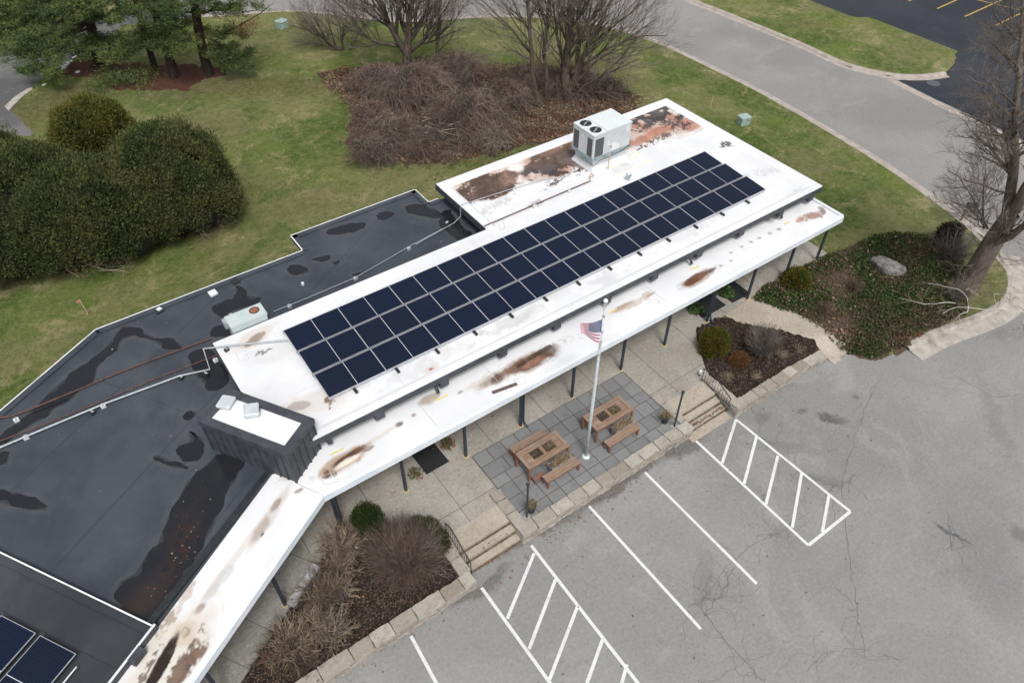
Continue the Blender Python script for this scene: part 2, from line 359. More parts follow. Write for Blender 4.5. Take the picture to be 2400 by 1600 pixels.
for a, b in [((1820,55),(1960,-8)),((1990,103),(2240,-10)),((2178,158),(2380,60)),((2060,0),(2380,75)),((1645,8),(1690,-10)),((2380,60),(2470,20))]:
    strip('parking_line', [W(*z3r(*a))[:2], W(*z3r(*b))[:2]], .11, .014, m_yel)
# traced cracks, thin tar-dark ribbons
m_crack = M('crack', (.085,.083,.08), (.14,.137,.13), 5, 1)
rr = random.Random(5)
cz = [.003]
def crack(pts, w=.02, jit=.05, br=0):
    P = dens([W(x, y)[:2] for x, y in pts], .18); P = P+np.array([[rr.gauss(0, jit*.5), rr.gauss(0, jit*.5)] for _ in P])
    w *= .8; a, b = offset_line(P, w/2), offset_line(P, -w/2); n = len(P)
    crk.add([(x, y, cz[0]) for x, y in a]+[(x, y, cz[0]) for x, y in b], [(n+i, n+i+1, i+1, i) for i in range(n-1)], m_crack)
    for _ in range(br):
        i = rr.randrange(n); q = P[i].copy(); an = rr.uniform(0, 6.28); L = [q.copy()]
        for k in range(rr.randint(4, 11)): an += rr.gauss(0, .5); q = q+np.array([math.cos(an), math.sin(an)])*.16; L.append(q.copy())
        L = np.array(L); a, b = offset_line(L, w*.3), offset_line(L, -w*.3); m = len(L)
        crk.add([(x, y, cz[0]+.0005) for x, y in a]+[(x, y, cz[0]+.0005) for x, y in b], [(m+i, m+i+1, i+1, i) for i in range(m-1)], m_crack)
crk = MB()
for pts, w, br in [([(2050,900),(2010,1010),(1975,1120),(1972,1140)],.022,6),([(1972,1140),(1985,1260),(2000,1380),(2030,1540)],.024,3),([(1920,1130),(1975,1140),(2005,1110)],.03,5),
    ([(1780,1020),(1850,1080),(1920,1130)],.03,10),([(1640,1420),(1700,1330),(1760,1280),(1840,1240),(1870,1190)],.02,14),([(1640,1420),(1700,1500),(1770,1570),(1800,1610)],.025,8),([(1650,1440),(1690,1390),(1720,1330)],.022,16),
    ([(1890,1570),(1930,1530),(2000,1520),(2070,1530),(2110,1550)],.015,12),([(2270,900),(2330,930),(2400,925)],.018,5),([(2090,880),(2200,905),(2330,930)],.012,3),([(2220,1200),(2232,1290)],.03,4),([(1940,1030),(1990,980),(2030,930)],.012,6),([(1860,1150),(1890,1200),(1840,1240),(1850,1290)],.014,10)]:
    crack(pts, w, .06, br)
cz[0] = .0115
for pts in ([(60,230),(40,260),(0,280)],[(100,110),(140,130),(180,115)],[(60,200),(120,180)],[(150,90),(170,120),(150,150)],[(0,225),(60,195),(90,190)],[(200,75),(260,85),(300,78)]): crack(pts, .12, .2, 2)
struct(crk.build('asphalt_crack'))
strip('asphalt_crack', [WH(640,162)[:2], WH(760,172)[:2]], .0001, -.3, m_crack) if False else None

# draped beds on the lawn
def drape(name, poly, cell, dz, mat, kind='structure', rough=0, jag=.12, extra=None):
    P = np.array(poly); x0, y0 = P.min(0)-.2; x1, y1 = P.max(0)+.2
    xs = np.arange(x0, x1, cell); ys = np.arange(y0, y1, cell); X, Y = np.meshgrid(xs, ys)
    sd = poly_sd(X.ravel(), Y.ravel(), poly).reshape(X.shape)
    sd = sd+(RNG.random(sd.shape)-.5)*jag
    Z = np.maximum(Hn(X.ravel(), Y.ravel()).reshape(X.shape), 0)+dz*np.clip(sd/(cell*.6), -1, 1)+rough*(RNG.random(X.shape)-.3)*(sd > .1)
    if extra is not None: Z = extra(X, Y, Z)
    n = len(xs); id_ = (np.arange(len(ys)-1)[:, None]*n+np.arange(n-1)[None]).ravel(); s = sd.ravel()
    keep = (s[id_]+s[id_+1]+s[id_+n]+s[id_+n+1])/4 > -cell*.3; id_ = id_[keep]
    mb = MB(); mb.addnp(np.stack([X.ravel(), Y.ravel(), Z.ravel()], -1), np.stack([id_, id_+1, id_+n+1, id_+n], -1), mat)
    o = mb.build(name, smooth=True); o['kind'] = kind; return o
def bedmat(name, c1, c2, c3, sc_=18, s=.5):
    N = NT(name); col = N.mix(N.ramp(N.noise(sc_, 5, .8), .35, .65), c1, c2)
    col = N.mix(N.ramp(N.noise(40, 3, .8), .6, .72, 0, .8), col, c3); N.bump(N.noise(25, 5, .8), .9, .05); return N.done(col, 1, spec=.2)
m_mulch = bedmat('dark_mulch', (.018,.012,.009), (.038,.026,.02), (.14,.1,.075))
m_needle = bedmat('pine_needle_mulch', (.055,.023,.015), (.1,.044,.03), (.19,.11,.075), 8)
m_litter = bedmat('leaf_litter', (.05,.035,.024), (.11,.08,.055), (.26,.19,.13), 12)
# ------------------------------------------------------------------ terrace, patio, steps, beds
WD = np.array([-.848, -.530]); WN = np.array([-.530, .848])        # the angled wing: along it, and towards its back
def wl(p, s, t=0): return (p[0]+WD[0]*s+WN[0]*t, p[1]+WD[1]*s+WN[1]*t)
def brick_joint(N, px, py, w, ox=0, oy=0, ang=0):                  # straight joints every px / py metres
    m = N.n('Mapping'); N.set(m.inputs['Vector'], N.pos); m.inputs['Rotation'].default_value = (0, 0, ang); m.inputs['Location'].default_value = (ox, oy, 0)
    s = N.n('SeparateXYZ'); N.set(s.inputs[0], m.outputs[0]); r = None
    for ax, p in (('X', px), ('Y', py)):
        if not p: continue
        f = N.math('FRACT', N.math('DIVIDE', s.outputs[ax], p)); d = N.math('MULTIPLY', N.math('ABSOLUTE', N.math('SUBTRACT', f, .5)), p)
        k = N.ramp(d, p/2-w, p/2-w*.4); r = k if r is None else N.math('MAXIMUM', r, k)
    return r
def aggregate(name, c1, c2, ang=0, ox=0, oy=0, px=2.45, py=3.0):
    N = NT(name); col = N.mix(N.ramp(N.noise(.5, 5, .6), .35, .65), c1, c2)
    col = N.mix(N.ramp(N.noise(10, 6, .95), .5, .62, 0, .6), col, (.11,.09,.07))
    col = N.mix(N.ramp(N.noise(9, 6, .95, N.vadd(N.pos, (9, 3, 1))), .52, .63, 0, .6), col, (.52,.47,.4))
    col = N.mix(N.ramp(N.noise(1.7, 5, .8), .58, .8, 0, .35), col, (.13,.11,.085))
    if px: col = N.mix(N.math('MULTIPLY', brick_joint(N, px, py, .026, ox, oy, ang), .55), col, (.07,.06,.05))
    N.bump(N.noise(60, 3, .8), .5, .01); return N.done(col, .95, spec=.2)
m_agg = aggregate('exposed_aggregate', (.265,.248,.218), (.34,.322,.288), ox=-2.83+1.22, oy=-13.62+1.5)
m_step = aggregate('exposed_aggregate_steps', (.34,.295,.235), (.4,.355,.29), px=0)
m_wing = aggregate('plain_concrete', (.2,.195,.175), (.25,.245,.225), ang=-math.radians(32), px=1.18, py=0)
terr = [(28.3,13.85),(23.5,13.85),(22.2,13.7),(20.7,13.62),(19.4,13.72),(18.95,13.2),(18.1,11.9),(17.95,11.5),(17.55,11.5),(17.55,10.77),(15.45,10.77),(15.45,10.2),(7.65,10.2),(7.65,10.77),(5.55,10.77),(5.55,11.05),(5.15,11.1),(5.15,11.9),(4.7,12.7),(3.9,13.2),(2.9,13.48),(1.7,13.0)]
mb = MB(); mb.prism(terr+[(1.0,16.2),(28.3,16.2)], -.1, .45, m_agg); struct(mb.build('terrace'))
mb = MB(); mb.prism([(1.7,12.99),(1.0,16.19),(-14,6.9),(-12,4.4),wl((1.7,12.99),4.0),], -.1, .45, m_wing); struct(mb.build('pavement'))
# patio pavers: each a slightly raised slab with a mossy joint
N = NT('bluestone'); r = N.geo.outputs['Random Per Island']
col = N.mix(r, (.15,.153,.156), (.205,.207,.208)); col = N.mix(N.ramp(N.noise(3, 6, .7), .45, .75, 0, .5), col, (.095,.1,.107))
col = N.mix(N.ramp(N.noise(25, 4, .8), .6, .8, 0, .4), col, (.3,.3,.3)); N.bump(N.noise(12, 5, .7), .3, .01); m_slate = N.done(col, .8)
m_joint = M('patio_joint_soil', (.075,.068,.05), (.12,.1,.07), 6, 1)
mb = MB(); mb.box(7.97,15.25,10.25,13.68,.44,.456, m_joint)
xs = np.arange(7.99, 15.24, .604); rj = random.Random(3); y = 13.66; rows = [.6,.6,.45,.6,.6,.58]
for ri, hh in enumerate(rows):
    off = 0 if ri % 2 == 0 else .0
    x = 7.99
    while x < 15.2:
        w = .604 if rj.random() < .75 else .9 if rj.random() < .4 else .604
        x2 = min(x+w, 15.22); g = .014
        if x2-x > .1: mb.obox(((x+x2)/2, y-hh/2, .457+rj.uniform(0, .006)), x2-x-g*2+rj.uniform(-.008, .004), hh-g*2+rj.uniform(-.008, .004), .03, rj.gauss(0, .003), m_slate, bevel=.006)
        x = x2
    y -= hh
struct(mb.build('patio'))
m_riser_shade = M('riser_shade', (.06,.045,.03), (.17,.13,.09), 9, 1, .5, 20)  # painted shade: brown for the dark line at the foot of each riser
def steps(x0, x1, name='stairs'):
    mb = MB(); mb.box(x0, x1, 10.42, 10.775, -.1, .30, m_step); mb.box(x0, x1, 10.12, 10.425, -.1, .15, m_step); mb.box(x0, x1, 10.74, 11.48, .2, .454, m_step)
    for y, z in ((10.735, .3), (10.415, .15), (10.118, 0.0 if x0 < 10 else .036)): mb.box(x0+.01, x1-.01, y-.05, y-.001, z, z+.05, m_riser_shade)
    return mb
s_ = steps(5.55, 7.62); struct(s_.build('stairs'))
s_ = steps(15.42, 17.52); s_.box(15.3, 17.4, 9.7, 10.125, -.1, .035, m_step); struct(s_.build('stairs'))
pb = drape('mulch_bed', [(5.3,11.3),(5.3,9.8),(-6,9.8),(-6,8.3),wl((1.7,13.02),4.2),(1.7,13.05),(2.9,13.55),(4.0,13.25),(4.8,12.75),(5.25,11.9)], .12, .035, m_mulch, rough=.03)
pr_ = drape('mulch_bed', [(17.8,9.9),(17.85,11.6),(18.1,12.0),(18.95,13.25),(19.4,13.85),(20.7,13.85),(21.2,13.4),(21.3,12.95),(22.4,11.7),(23.1,10.45),(22.9,9.8)], .12, .05, m_mulch, rough=.03)
walk = [(21.05,13.72),(23.6,13.9),(23.9,12.3),(24.35,9.35),(23.0,9.3),(23.0,10.4),(22.25,11.55),(21.2,12.8)]
def walkz(X, Y, Z): return np.maximum(np.interp(Y, [9.2, 10.2, 12.5, 13.9], [.01,.12,.36,.456]), Z+.0)
m_walk = aggregate('exposed_aggregate_path', (.34,.3,.24), (.4,.35,.29), px=0)
drape('path', walk, .12, .03, m_walk, jag=0, extra=walkz)
gc = zoom(1600, 450, .38265)
gpoly = [WH(*gc(x, y))[:2] for x, y in [(415,665),(500,575),(600,530),(690,480),(760,450),(860,395),(980,350),(1150,280),(1290,255),(1450,265),(1600,330),(1690,400),(1780,500),(1740,700),(1740,760),(1600,825),(1400,885),(1385,960),(1160,1030),(980,985),(890,905),(800,820),(700,760),(600,730),(500,690)]]
drape('ground_soil', gpoly, .25, .03, m_litter, rough=.03)
# pine bed, thicket bed, soil under the cedars
zz = zoom(0, 0, .34446)
drape('pine_mulch_bed', [WH(*zz(x, y))[:2] for x, y in [(370,510),(480,430),(520,400),(700,410),(1000,440),(1200,430),(1560,470),(1530,510),(1330,560),(1290,620),(1100,612),(730,610),(760,580),(650,530),(500,520)]], .3, .04, m_needle, jag=.5, rough=.03)
zt = zoom(600, 0, .42517)
thick = [WH(*zt(x, y))[:2] for x, y in [(330,410),(480,380),(700,370),(900,330),(1250,360),(1500,380),(1750,420),(1950,470),(2100,520),(2120,600),(2060,640),(1800,760),(1500,800),(1300,850),(1050,900),(800,910),(600,860),(500,800),(530,600),(400,500)]]
drape('leaf_litter_bed', thick, .3, .04, m_litter, jag=1.5, rough=.05)
zc_ = zoom(0, 400, .38272)
drape('bare_soil', [WH(*zc_(x, y))[:2] for x, y in [(0,500),(300,600),(520,620),(700,540),(850,510),(1000,420),(1150,400),(1290,350),(1250,250),(900,100),(0,100)]], .3, .03, m_needle, jag=.6, rough=.03)

# ------------------------------------------------------------------ stone walls: courses of rough blocks under big cap stones
N = NT('limestone'); r = N.geo.outputs['Random Per Island']
col = N.mix(r, (.27,.235,.195), (.42,.385,.34)); col = N.mix(N.ramp(N.noise(4, 6, .75), .45, .75, 0, .6), col, (.2,.165,.125))
col = N.mix(N.ramp(N.noise(16, 5, .8), .55, .72, 0, .6), col, (.1,.085,.065)); col = N.mix(N.ramp(N.noise(9, 5, .8, N.vadd(N.pos, (4,4,4))), .6, .75, 0, .4), col, (.56,.53,.48))
N.bump(N.noise(14, 6, .75), .9, .04); m_lime = N.done(col, .95, spec=.2)
rw = random.Random(11)
def rough_block(mb, x0, x1, y0, y1, z0, z1, jit, mat):
    nx_ = max(2, int((x1-x0)/.12)); ny_ = max(2, int((y1-y0)/.12)); V = []; F = []
    def grid(f, a, b):
        o = len(V)
        for i in range(a+1):
            for j in range(b+1): V.append(f(i/a, j/b))
        for i in range(a):
            for j in range(b): F.append((o+i*(b+1)+j, o+(i+1)*(b+1)+j, o+(i+1)*(b+1)+j+1, o+i*(b+1)+j+1))
    nz_ = 2; X = lambda t: x0+(x1-x0)*t; Y = lambda t: y0+(y1-y0)*t; Z = lambda t: z0+(z1-z0)*t
    grid(lambda a, b: (X(a), Y(b), z1), nx_, ny_); grid(lambda a, b: (X(a), y0, Z(b)), nx_, nz_); grid(lambda a, b: (X(1-a), y1, Z(b)), nx_, nz_)
    grid(lambda a, b: (x0, Y(1-a), Z(b)), ny_, nz_); grid(lambda a, b: (x1, Y(a), Z(b)), ny_, nz_)
    V = np.array(V); key = {}
    for i, v in enumerate(V):
        k = tuple(np.round(v, 3))
        if k not in key: key[k] = np.array([rw.uniform(-jit, jit), rw.uniform(-jit, jit), rw.uniform(-jit, jit*.6)])
        V[i] = v+key[k]
    mb.add(V, F, mat)
def stone_run(root, x0, x1, y0, y1, ztop, capw=.62, along='x', z_end=None, zb=-.05):
    L = (x1-x0) if along == 'x' else (y1-y0)
    cap = MB(); body = MB(); p = 0; zt = lambda s: ztop if z_end is None else ztop+(z_end-ztop)*max(0, (s/L-.45)/.55)
    while p < L-.05:
        w = min(capw*rw.uniform(.75, 1.3), L-p); 
        if L-p-w < .25: w = L-p
        z = zt(p+w/2)+rw.uniform(-.015, .015); g = .016; o = rw.uniform(-.02, .02)
        if along == 'x': rough_block(cap, x0+p+g, x0+p+w-g, y0-.03+o, y1+.02+o, z-.13, z, .014, m_lime)
        else: rough_block(cap, x0-.02+o, x1+.02+o, y0+p+g, y0+p+w-g, z-.13, z, .014, m_lime)
        p += w
    ch = .115; z0 = zb
    while z0 < ztop-.16:
        p = -rw.random()*.2
        while p < L:
            w = rw.uniform(.22, .6); a, b = max(p, 0), min(p+w, L)
            if b-a > .06 and z0+ch < zt((a+b)/2)-.1:
                o = rw.uniform(-.03, .025); e = .006
                if along == 'x': rough_block(body, x0+a+e, x0+b-e, y0+.01+o, y1-.01, z0, min(z0+ch-.008, zt((a+b)/2)-.135), .012, m_lime)
                else: rough_block(body, x0+.01, x1-.01, y0+a+e, y0+b-e, z0, min(z0+ch-.008, zt((a+b)/2)-.135), .012, m_lime)
            p += w
        z0 += ch
    return cap, body
def wall(name, loc, label, runs):
    t = thing(name, loc, label, 'stone wall', 'low limestone walls by the car park')
    for r in runs:
        c, b = stone_run(t, *r[:5], **r[5]); c.build('cap_stone', None, t); b.build('wall_face', None, t)
wall('stone_wall', (11.5,10,0), 'low pale limestone wall around the grey bluestone patio with the flagpole', [(7.6,15.48,9.95,10.34,.56,{}),(7.6,7.97,10.36,11.95,.555,{'along':'y'}),(15.22,15.5,10.36,11.95,.555,{'along':'y'})])
wall('stone_wall', (-.5,9.8,0), 'long low limestone wall holding the big mulch bed at the bottom left', [(-7,5.5,9.55,9.95,.53,{'capw':.85}),(5.15,5.5,9.97,11.15,.525,{'along':'y','capw':.55})])
wall('stone_wall', (20.2,9.8,0), 'limestone wall of the right hand mulch bed, dropping low towards the footpath', [(17.5,22.9,9.6,9.98,.55,{'z_end':.26}),(17.52,17.88,10.0,11.55,.545,{'along':'y'})])

# ------------------------------------------------------------------ roofs
def vnoise(X, Y, f, seed):
    r = np.random.default_rng(seed); n = 256; L = r.random((n, n)); x, y = X*f, Y*f; xi, yi = np.floor(x).astype(int), np.floor(y).astype(int); u, v = x-xi, y-yi; u = u*u*(3-2*u); v = v*v*(3-2*v)
    g = lambda a, b: L[a % n, b % n]
    return (g(xi,yi)*(1-u)+g(xi+1,yi)*u)*(1-v)+(g(xi,yi+1)*(1-u)+g(xi+1,yi+1)*u)*v
def fbm(X, Y, f, oct_, seed, gain=.6):
    a, t, w = 1, 0, 0
    for k in range(oct_): t = t+a*vnoise(X+k*3.7, Y-k*5.1, f*2**k, seed+k); w += a; a *= gain
    return np.clip((t/w-.5)*1.9+.5, 0, 1)
def sstep(v, a, b): t = np.clip((v-a)/(b-a), 0, 1); return t*t*(3-2*t)
def roofmat(name, b1, b2, dirt, amt, extra=None, rough=.6, seams=()):
    N = NT(name); col = N.mix(N.ramp(N.noise(.5, 5, .6), .35, .65), b1, b2)
    col = N.mix(N.ramp(N.noise(1.3, 8, .8), .54, .8, 0, amt), col, dirt); col = N.mix(N.ramp(N.noise(6, 6, .85), .6, .72, 0, amt*.6), col, dirt)
    for (px, py, w, ox, oy, ang, s) in seams: col = N.mix(N.math('MULTIPLY', brick_joint(N, px, py, w, ox, oy, ang), s), col, tuple(v*.72 for v in b1))
    if extra: col = extra(N, col)
    a = N.n('VertexColor', layer_name='stain'); col = N.mix(a.outputs['Alpha'], col, a.outputs['Color'])
    N.bump(N.noise(3, 5, .7), .12, .02); return N.done(col, rough, spec=.3)
def membrane(name, poly, z, stains, mat, parent, cell, seed, puds=()):
    P = np.array(poly); xs = np.arange(P[:,0].min(), P[:,0].max(), cell); ys = np.arange(P[:,1].min(), P[:,1].max(), cell); X, Y = np.meshgrid(xs, ys); X, Y = X.ravel(), Y.ravel(); n = len(xs)
    ins = poly_sd(X, Y, poly) > .004
    dx, dy = (fbm(X, Y, .9, 6, seed)-.5)*.55, (fbm(X, Y, .9, 6, seed+20)-.5)*.55; x, y = X+dx, Y+dy
    nd, br, fn, inn = fbm(X, Y, 1.0, 6, seed+40, .65), fbm(X, Y, 2.6, 5, seed+60, .7), fbm(X, Y, 6, 4, seed+80, .75), sstep(fbm(X, Y, 1.6, 6, seed+100, .7), .45, .72)
    C = np.zeros((len(X), 3)); A = np.zeros(len(X))
    for (cx, cy, rx, ry, an, s_, c, hard) in stains:
        ca, sa = math.cos(an), math.sin(an); wk = min(1, ry*1.3); x_, y_ = X+dx*wk, Y+dy*wk; u = ((x_-cx)*ca+(y_-cy)*sa)/(rx*1.1); v = (-(x_-cx)*sa+(y_-cy)*ca)/(ry*1.2); l = np.hypot(u, v); f = np.clip(1-l, 0, 1)
        amp, nz, lo_, hi_ = [(.55, nd, .0, .5), (.9, br, .04, .22), (1.5, br, .18, .5), (2.6, fn, .5, .72)][hard]
        g = f+(nz-.5)*amp*sstep(f, 0, .2); e = sstep(g, lo_, hi_)*s_
        ring = (sstep(l, .9, .96)*sstep(l, 1.04, .98))*(.35 if hard in (0, 1) and rx > .4 else 0)*sstep(br, .4, .6)
        e = np.maximum(e, ring*s_); cc = np.array(c)[None]*np.ones((len(X), 1))
        if max(c) < .45: cc = cc*(1-inn[:, None]*.55)+np.minimum(cc*1.35+np.array((.045,.042,.038)), .6)*inn[:, None]*.55
        na = A+e-A*e; C = np.where(na[:, None] > 1e-6, (C*(A*(1-e))[:, None]+cc*e[:, None])/np.maximum(na, 1e-6)[:, None], C); A = na
    for pp in puds:
        d = poly_sd(X, Y, pp)+(nd-.5)*.12; rg = sstep(d, -.3, -.02)*.22; cc = np.array((.115,.112,.105)); dm = sstep(d, -.07, .0)*.85; c2 = np.array((.022,.024,.028))
        for e, q_ in ((rg*(br*.8+.2), cc), (dm, c2)): na = A+e-A*e; C = np.where(na[:, None] > 1e-6, (C*(A*(1-e))[:, None]+q_*e[:, None])/np.maximum(na, 1e-6)[:, None], C); A = na
    id_ = (np.arange(len(ys)-1)[:, None]*n+np.arange(n-1)[None]).ravel(); id_ = id_[ins[id_]&ins[id_+1]&ins[id_+n]&ins[id_+n+1]]
    mb = MB(); mb.addnp(np.stack([X, Y, np.full(len(X), z)], -1), np.stack([id_, id_+1, id_+n+1, id_+n], -1), mat); o = mb.build(name, None, parent)
    at_ = o.data.color_attributes.new('stain', 'FLOAT_COLOR', 'POINT'); at_.data.foreach_set('color', np.column_stack([C, A]).ravel()); return o
BR, BR2, OR, BK, TAN, GY_ = (.08,.05,.038), (.15,.09,.066), (.34,.155,.1), (.05,.042,.045), (.46,.36,.27), (.42,.41,.4)
def P_(x, y, z): return W(x, y, z)[:2]
z1_ = zoom(1000, 220, .42517); z2_ = zoom(400, 700, .38265); z3_ = zoom(0, 1000, .3826)
US = []
def us(zf, x, y, rx, ry, an, s, c, hard=0, z=3.83):
    q = P_(*zf(x, y), z); US.append((q[0], q[1], rx, ry, an, s, c, hard))
# far strip: large rust-brown ponds
us(z1_, 330, 490, 2.2, 1.15, .0, .9, (.5,.36,.27), 0); us(z1_, 340, 510, 1.9, .85, .0, 1, BR, 1); us(z1_, 470, 460, .9, .5, .2, .9, BR2, 2); us(z1_, 290, 560, .7, .4, 0, .9, BR, 2)
us(z1_, 720, 350, 2.6, 1.25, .1, .9, (.36,.2,.14), 0); us(z1_, 720, 370, 1.9, .9, .15, 1, BR, 1); us(z1_, 640, 430, .8, .5, 0, .9, BK, 2); us(z1_, 760, 300, 1.6, .5, .05, .9, BR2, 2); us(z1_, 790, 370, .7, .9, 0, .9, (.11,.08,.07), 1)
us(z1_, 500, 410, .35, .5, .3, .9, (.7,.66,.62), 0)
us(z1_, 700, 495, 1.0, .18, .3, .9, BR, 3); us(z1_, 590, 610, .7, .25, .5, .5, BR2, 2); us(z1_, 380, 620, 1.6, .3, .2, .6, GY_, 3)
us(z1_, 1260, 170, 2.7, 1.5, -.15, .85, (.45,.3,.24), 0); us(z1_, 1250, 225, 2.7, .4, .05, .9, OR, 0); us(z1_, 1400, 150, .6, 1.1, .2, .8, OR, 0); us(z1_, 1150, 170, .5, 1.1, .1, .8, OR, 2)
us(z1_, 1290, 120, 1.8, .85, -.2, 1, BK, 2); us(z1_, 1380, 170, .9, .5, -.5, .9, BK, 3); us(z1_, 1190, 190, .9, .35, 0, .9, BK, 3); us(z1_, 1270, 100, 1.1, .5, -.1, .9, (.08,.07,.07), 2)
us(z1_, 1300, 240, 2.2, .25, .05, .9, BR, 3); us(z1_, 850, 420, .7, .35, 0, 1, (.06,.04,.035), 3)
us(z1_, 1660, 280, .7, .3, 0, .9, BK, 3); us(z1_, 1900, 420, 1.6, .4, -.3, .5, GY_, 3); us(z1_, 2030, 540, 1.8, .12, .25, .5, GY_, 3); us(z1_, 1070, 410, .8, .3, .2, .4, GY_, 2)
# near edge and left part
us(z2_, 530, 240, .5, .16, .35, .9, (.12,.08,.075), 1); us(z2_, 530, 230, .9, .38, .3, .4, TAN, 0); us(z2_, 620, 330, 1.2, .5, -.2, .3, GY_, 0); us(z2_, 570, 325, .35, .15, 0, .8, (.1,.1,.1), 3)
us(z2_, 975, 640, .22, .22, 0, .95, (.03,.02,.02), 3); us(z2_, 960, 615, .14, .1, 0, .95, (.06,.02,.02), 1); us(z2_, 870, 630, 1.7, .5, -.4, .28, TAN, 0); us(z2_, 780, 655, .4, .18, -.4, .5, BR2, 2)
for xx, yy, l in [(1150,540,1.0),(1500,430,1.6),(1750,300,1.5),(2050,150,1.4),(2200,90,.8)]: us(z2_, xx, yy, l, .3, .03, .3, GY_, 2)
us(z2_, 1600, 430, .35, .14, 0, .4, TAN, 0); us(z2_, 1595, 432, .1, .05, 0, .9, (.4,.06,.04), 1)
for xx, yy, l in [(1000,1000,1.4),(1420,780,1.6),(400,1290,1.5),(720,1100,1.2),(1560,680,.8)]: us(z1_, xx, yy, l, .3, .04, .3, GY_, 2)
for xx, yy in [(230,830),(900,1060)]: us(z1_, xx, yy, 1.1, .3, .05, .18, GY_, 2)
m_roofw = roofmat('white_roof_membrane', (.62,.625,.64), (.68,.685,.695), (.45,.43,.4), .32, seams=[(0,3.05,.014,0,1.3,0,.4)])
CS = []
def cs(zf, x, y, rx, ry, an, s, c, hard=0):
    q = P_(*zf(x, y), 3.16); CS.append((q[0], q[1], rx, ry, an, s, c, hard))
cs(z1_, 2130, 660, .75, .3, .05, .75, (.3,.16,.12), 2); cs(z1_, 2130, 665, .6, .25, .05, .6, (.28,.18,.15), 0); cs(z1_, 2060, 690, .45, .16, .1, .8, OR, 0); cs(z1_, 2175, 640, .22, .22, 0, .7, (.2,.17,.16), 2)
for xx, yy, rr_ in [(1940,740,.13),(1888,765,.1),(1833,792,.1),(1790,813,.09),(1742,840,.1),(1680,870,.08),(1677,915,.09),(1625,942,.11),(1880,690,.2)]: cs(z1_, xx, yy, rr_*1.5, rr_, 0, .45, BR2, 0); cs(z1_, xx, yy, rr_*.5, rr_*.4, 0, .5, BR, 0)
cs(z1_, 1500, 1005, 1.2, .24, .05, .7, (.28,.18,.12), 0); cs(z1_, 1480, 1012, .95, .17, .05, 1, (.12,.05,.03), 0); cs(z1_, 1570, 965, .5, .1, .05, .8, BR, 0)
cs(z1_, 1130, 1150, 1.2, .2, .03, .6, (.42,.32,.22), 2); cs(z1_, 1080, 1170, .8, .12, .05, .6, (.3,.2,.14), 0); cs(z1_, 1230, 1105, .4, .09, .05, .5, BR2, 0)
cs(z2_, 2160, 400, 2.1, .36, .02, .7, (.3,.23,.17), 0); cs(z2_, 2170, 395, 1.8, .27, .02, 1, (.13,.07,.048), 0); cs(z2_, 2240, 340, 1.0, .1, .1, .9, (.05,.03,.02), 1); cs(z2_, 2000, 490, .35, .22, .3, .8, BR, 0); cs(z2_, 2250, 370, .8, .14, 0, .8, (.25,.12,.08), 2); cs(z2_, 2330, 320, .5, .3, 0, .8, BR, 0); cs(z2_, 1880, 515, .7, .12, 0, .35, TAN, 0)
cs(z2_, 1580, 610, .5, .2, .15, .7, (.3,.22,.14), 0); cs(z2_, 1610, 590, .3, .08, .2, .6, BR, 2); cs(z2_, 1400, 765, .2, .12, 0, .9, BR, 0); cs(z2_, 1485, 712, .13, .1, 0, .7, BR2, 0); cs(z2_, 1775, 566, .15, .08, 0, .6, BR2, 0); cs(z2_, 1290, 830, 1.1, .1, .1, .35, TAN, 0)
cs(z2_, 1070, 985, 1.0, .28, .08, .8, (.35,.22,.13), 0); cs(z2_, 1100, 955, .75, .12, .12, 1, (.09,.05,.03), 0); cs(z2_, 960, 1065, .3, .2, -.5, .9, (.09,.05,.03), 2); cs(z2_, 1085, 990, .5, .1, .08, .8, (.75,.7,.62), 0); cs(z2_, 1215, 910, .25, .1, 0, .7, BR2, 0)
cs(z2_, 780, 1172, .18, .08, 0, .7, BR2, 0); cs(z2_, 850, 1095, .3, .25, 0, .4, GY_, 2); cs(z2_, 700, 1100, .5, .12, -.2, .5, TAN, 2)
A32 = math.radians(32)
cs(z2_, 600, 1330, 1.3, .16, A32+.05, .45, (.42,.34,.26), 0); cs(z2_, 540, 1400, .5, .16, A32+.1, .45, BR2, 0); cs(z2_, 640, 1260, .3, .1, A32, .6, BR2, 0); cs(z2_, 560, 1435, .12, .06, 0, .9, BK, 3)
cs(z3_, 1450, 770, 2.2, .1, A32, .35, TAN, 0); cs(z3_, 1365, 910, .4, .14, A32, .5, GY_, 0); cs(z3_, 1290, 1010, .35, .15, A32, .6, GY_, 0); cs(z3_, 1225, 1105, .2, .12, A32, .7, BR2, 0)
cs(z3_, 1130, 1250, .38, .3, A32, .7, TAN, 0); cs(z3_, 1128, 1255, .22, .16, A32, 1, (.07,.045,.03), 1); cs(z3_, 1128, 1250, .1, .07, A32, .7, (.5,.45,.4), 0)
cs(z3_, 1130, 1030, .7, .14, A32+.2, .6, (.35,.26,.2), 2); cs(z3_, 1030, 1200, .5, .3, .6, .7, BR2, 3); cs(z3_, 1000, 1170, .5, .3, .6, .35, TAN, 0)
cs(z3_, 1000, 1500, 2.0, .9, A32+.1, .55, (.5,.43,.33), 0); cs(z3_, 960, 1500, 1.1, .16, A32+.2, 1, (.02,.013,.01), 0); cs(z3_, 1080, 1540, 1.6, .35, A32+.1, .9, (.1,.06,.035), 2); cs(z3_, 1150, 1450, .7, .18, A32, .8, (.13,.08,.055), 2); cs(z3_, 1040, 1400, .35, .07, .9, 1, (.02,.015,.01), 1); cs(z3_, 880, 1530, .9, .15, A32+.2, .8, BR, 3); cs(z3_, 1170, 1450, .2, .1, 0, .9, BK, 3)
m_canw = roofmat('white_canopy_membrane', (.64,.645,.66), (.7,.705,.715), (.47,.46,.45), .18)
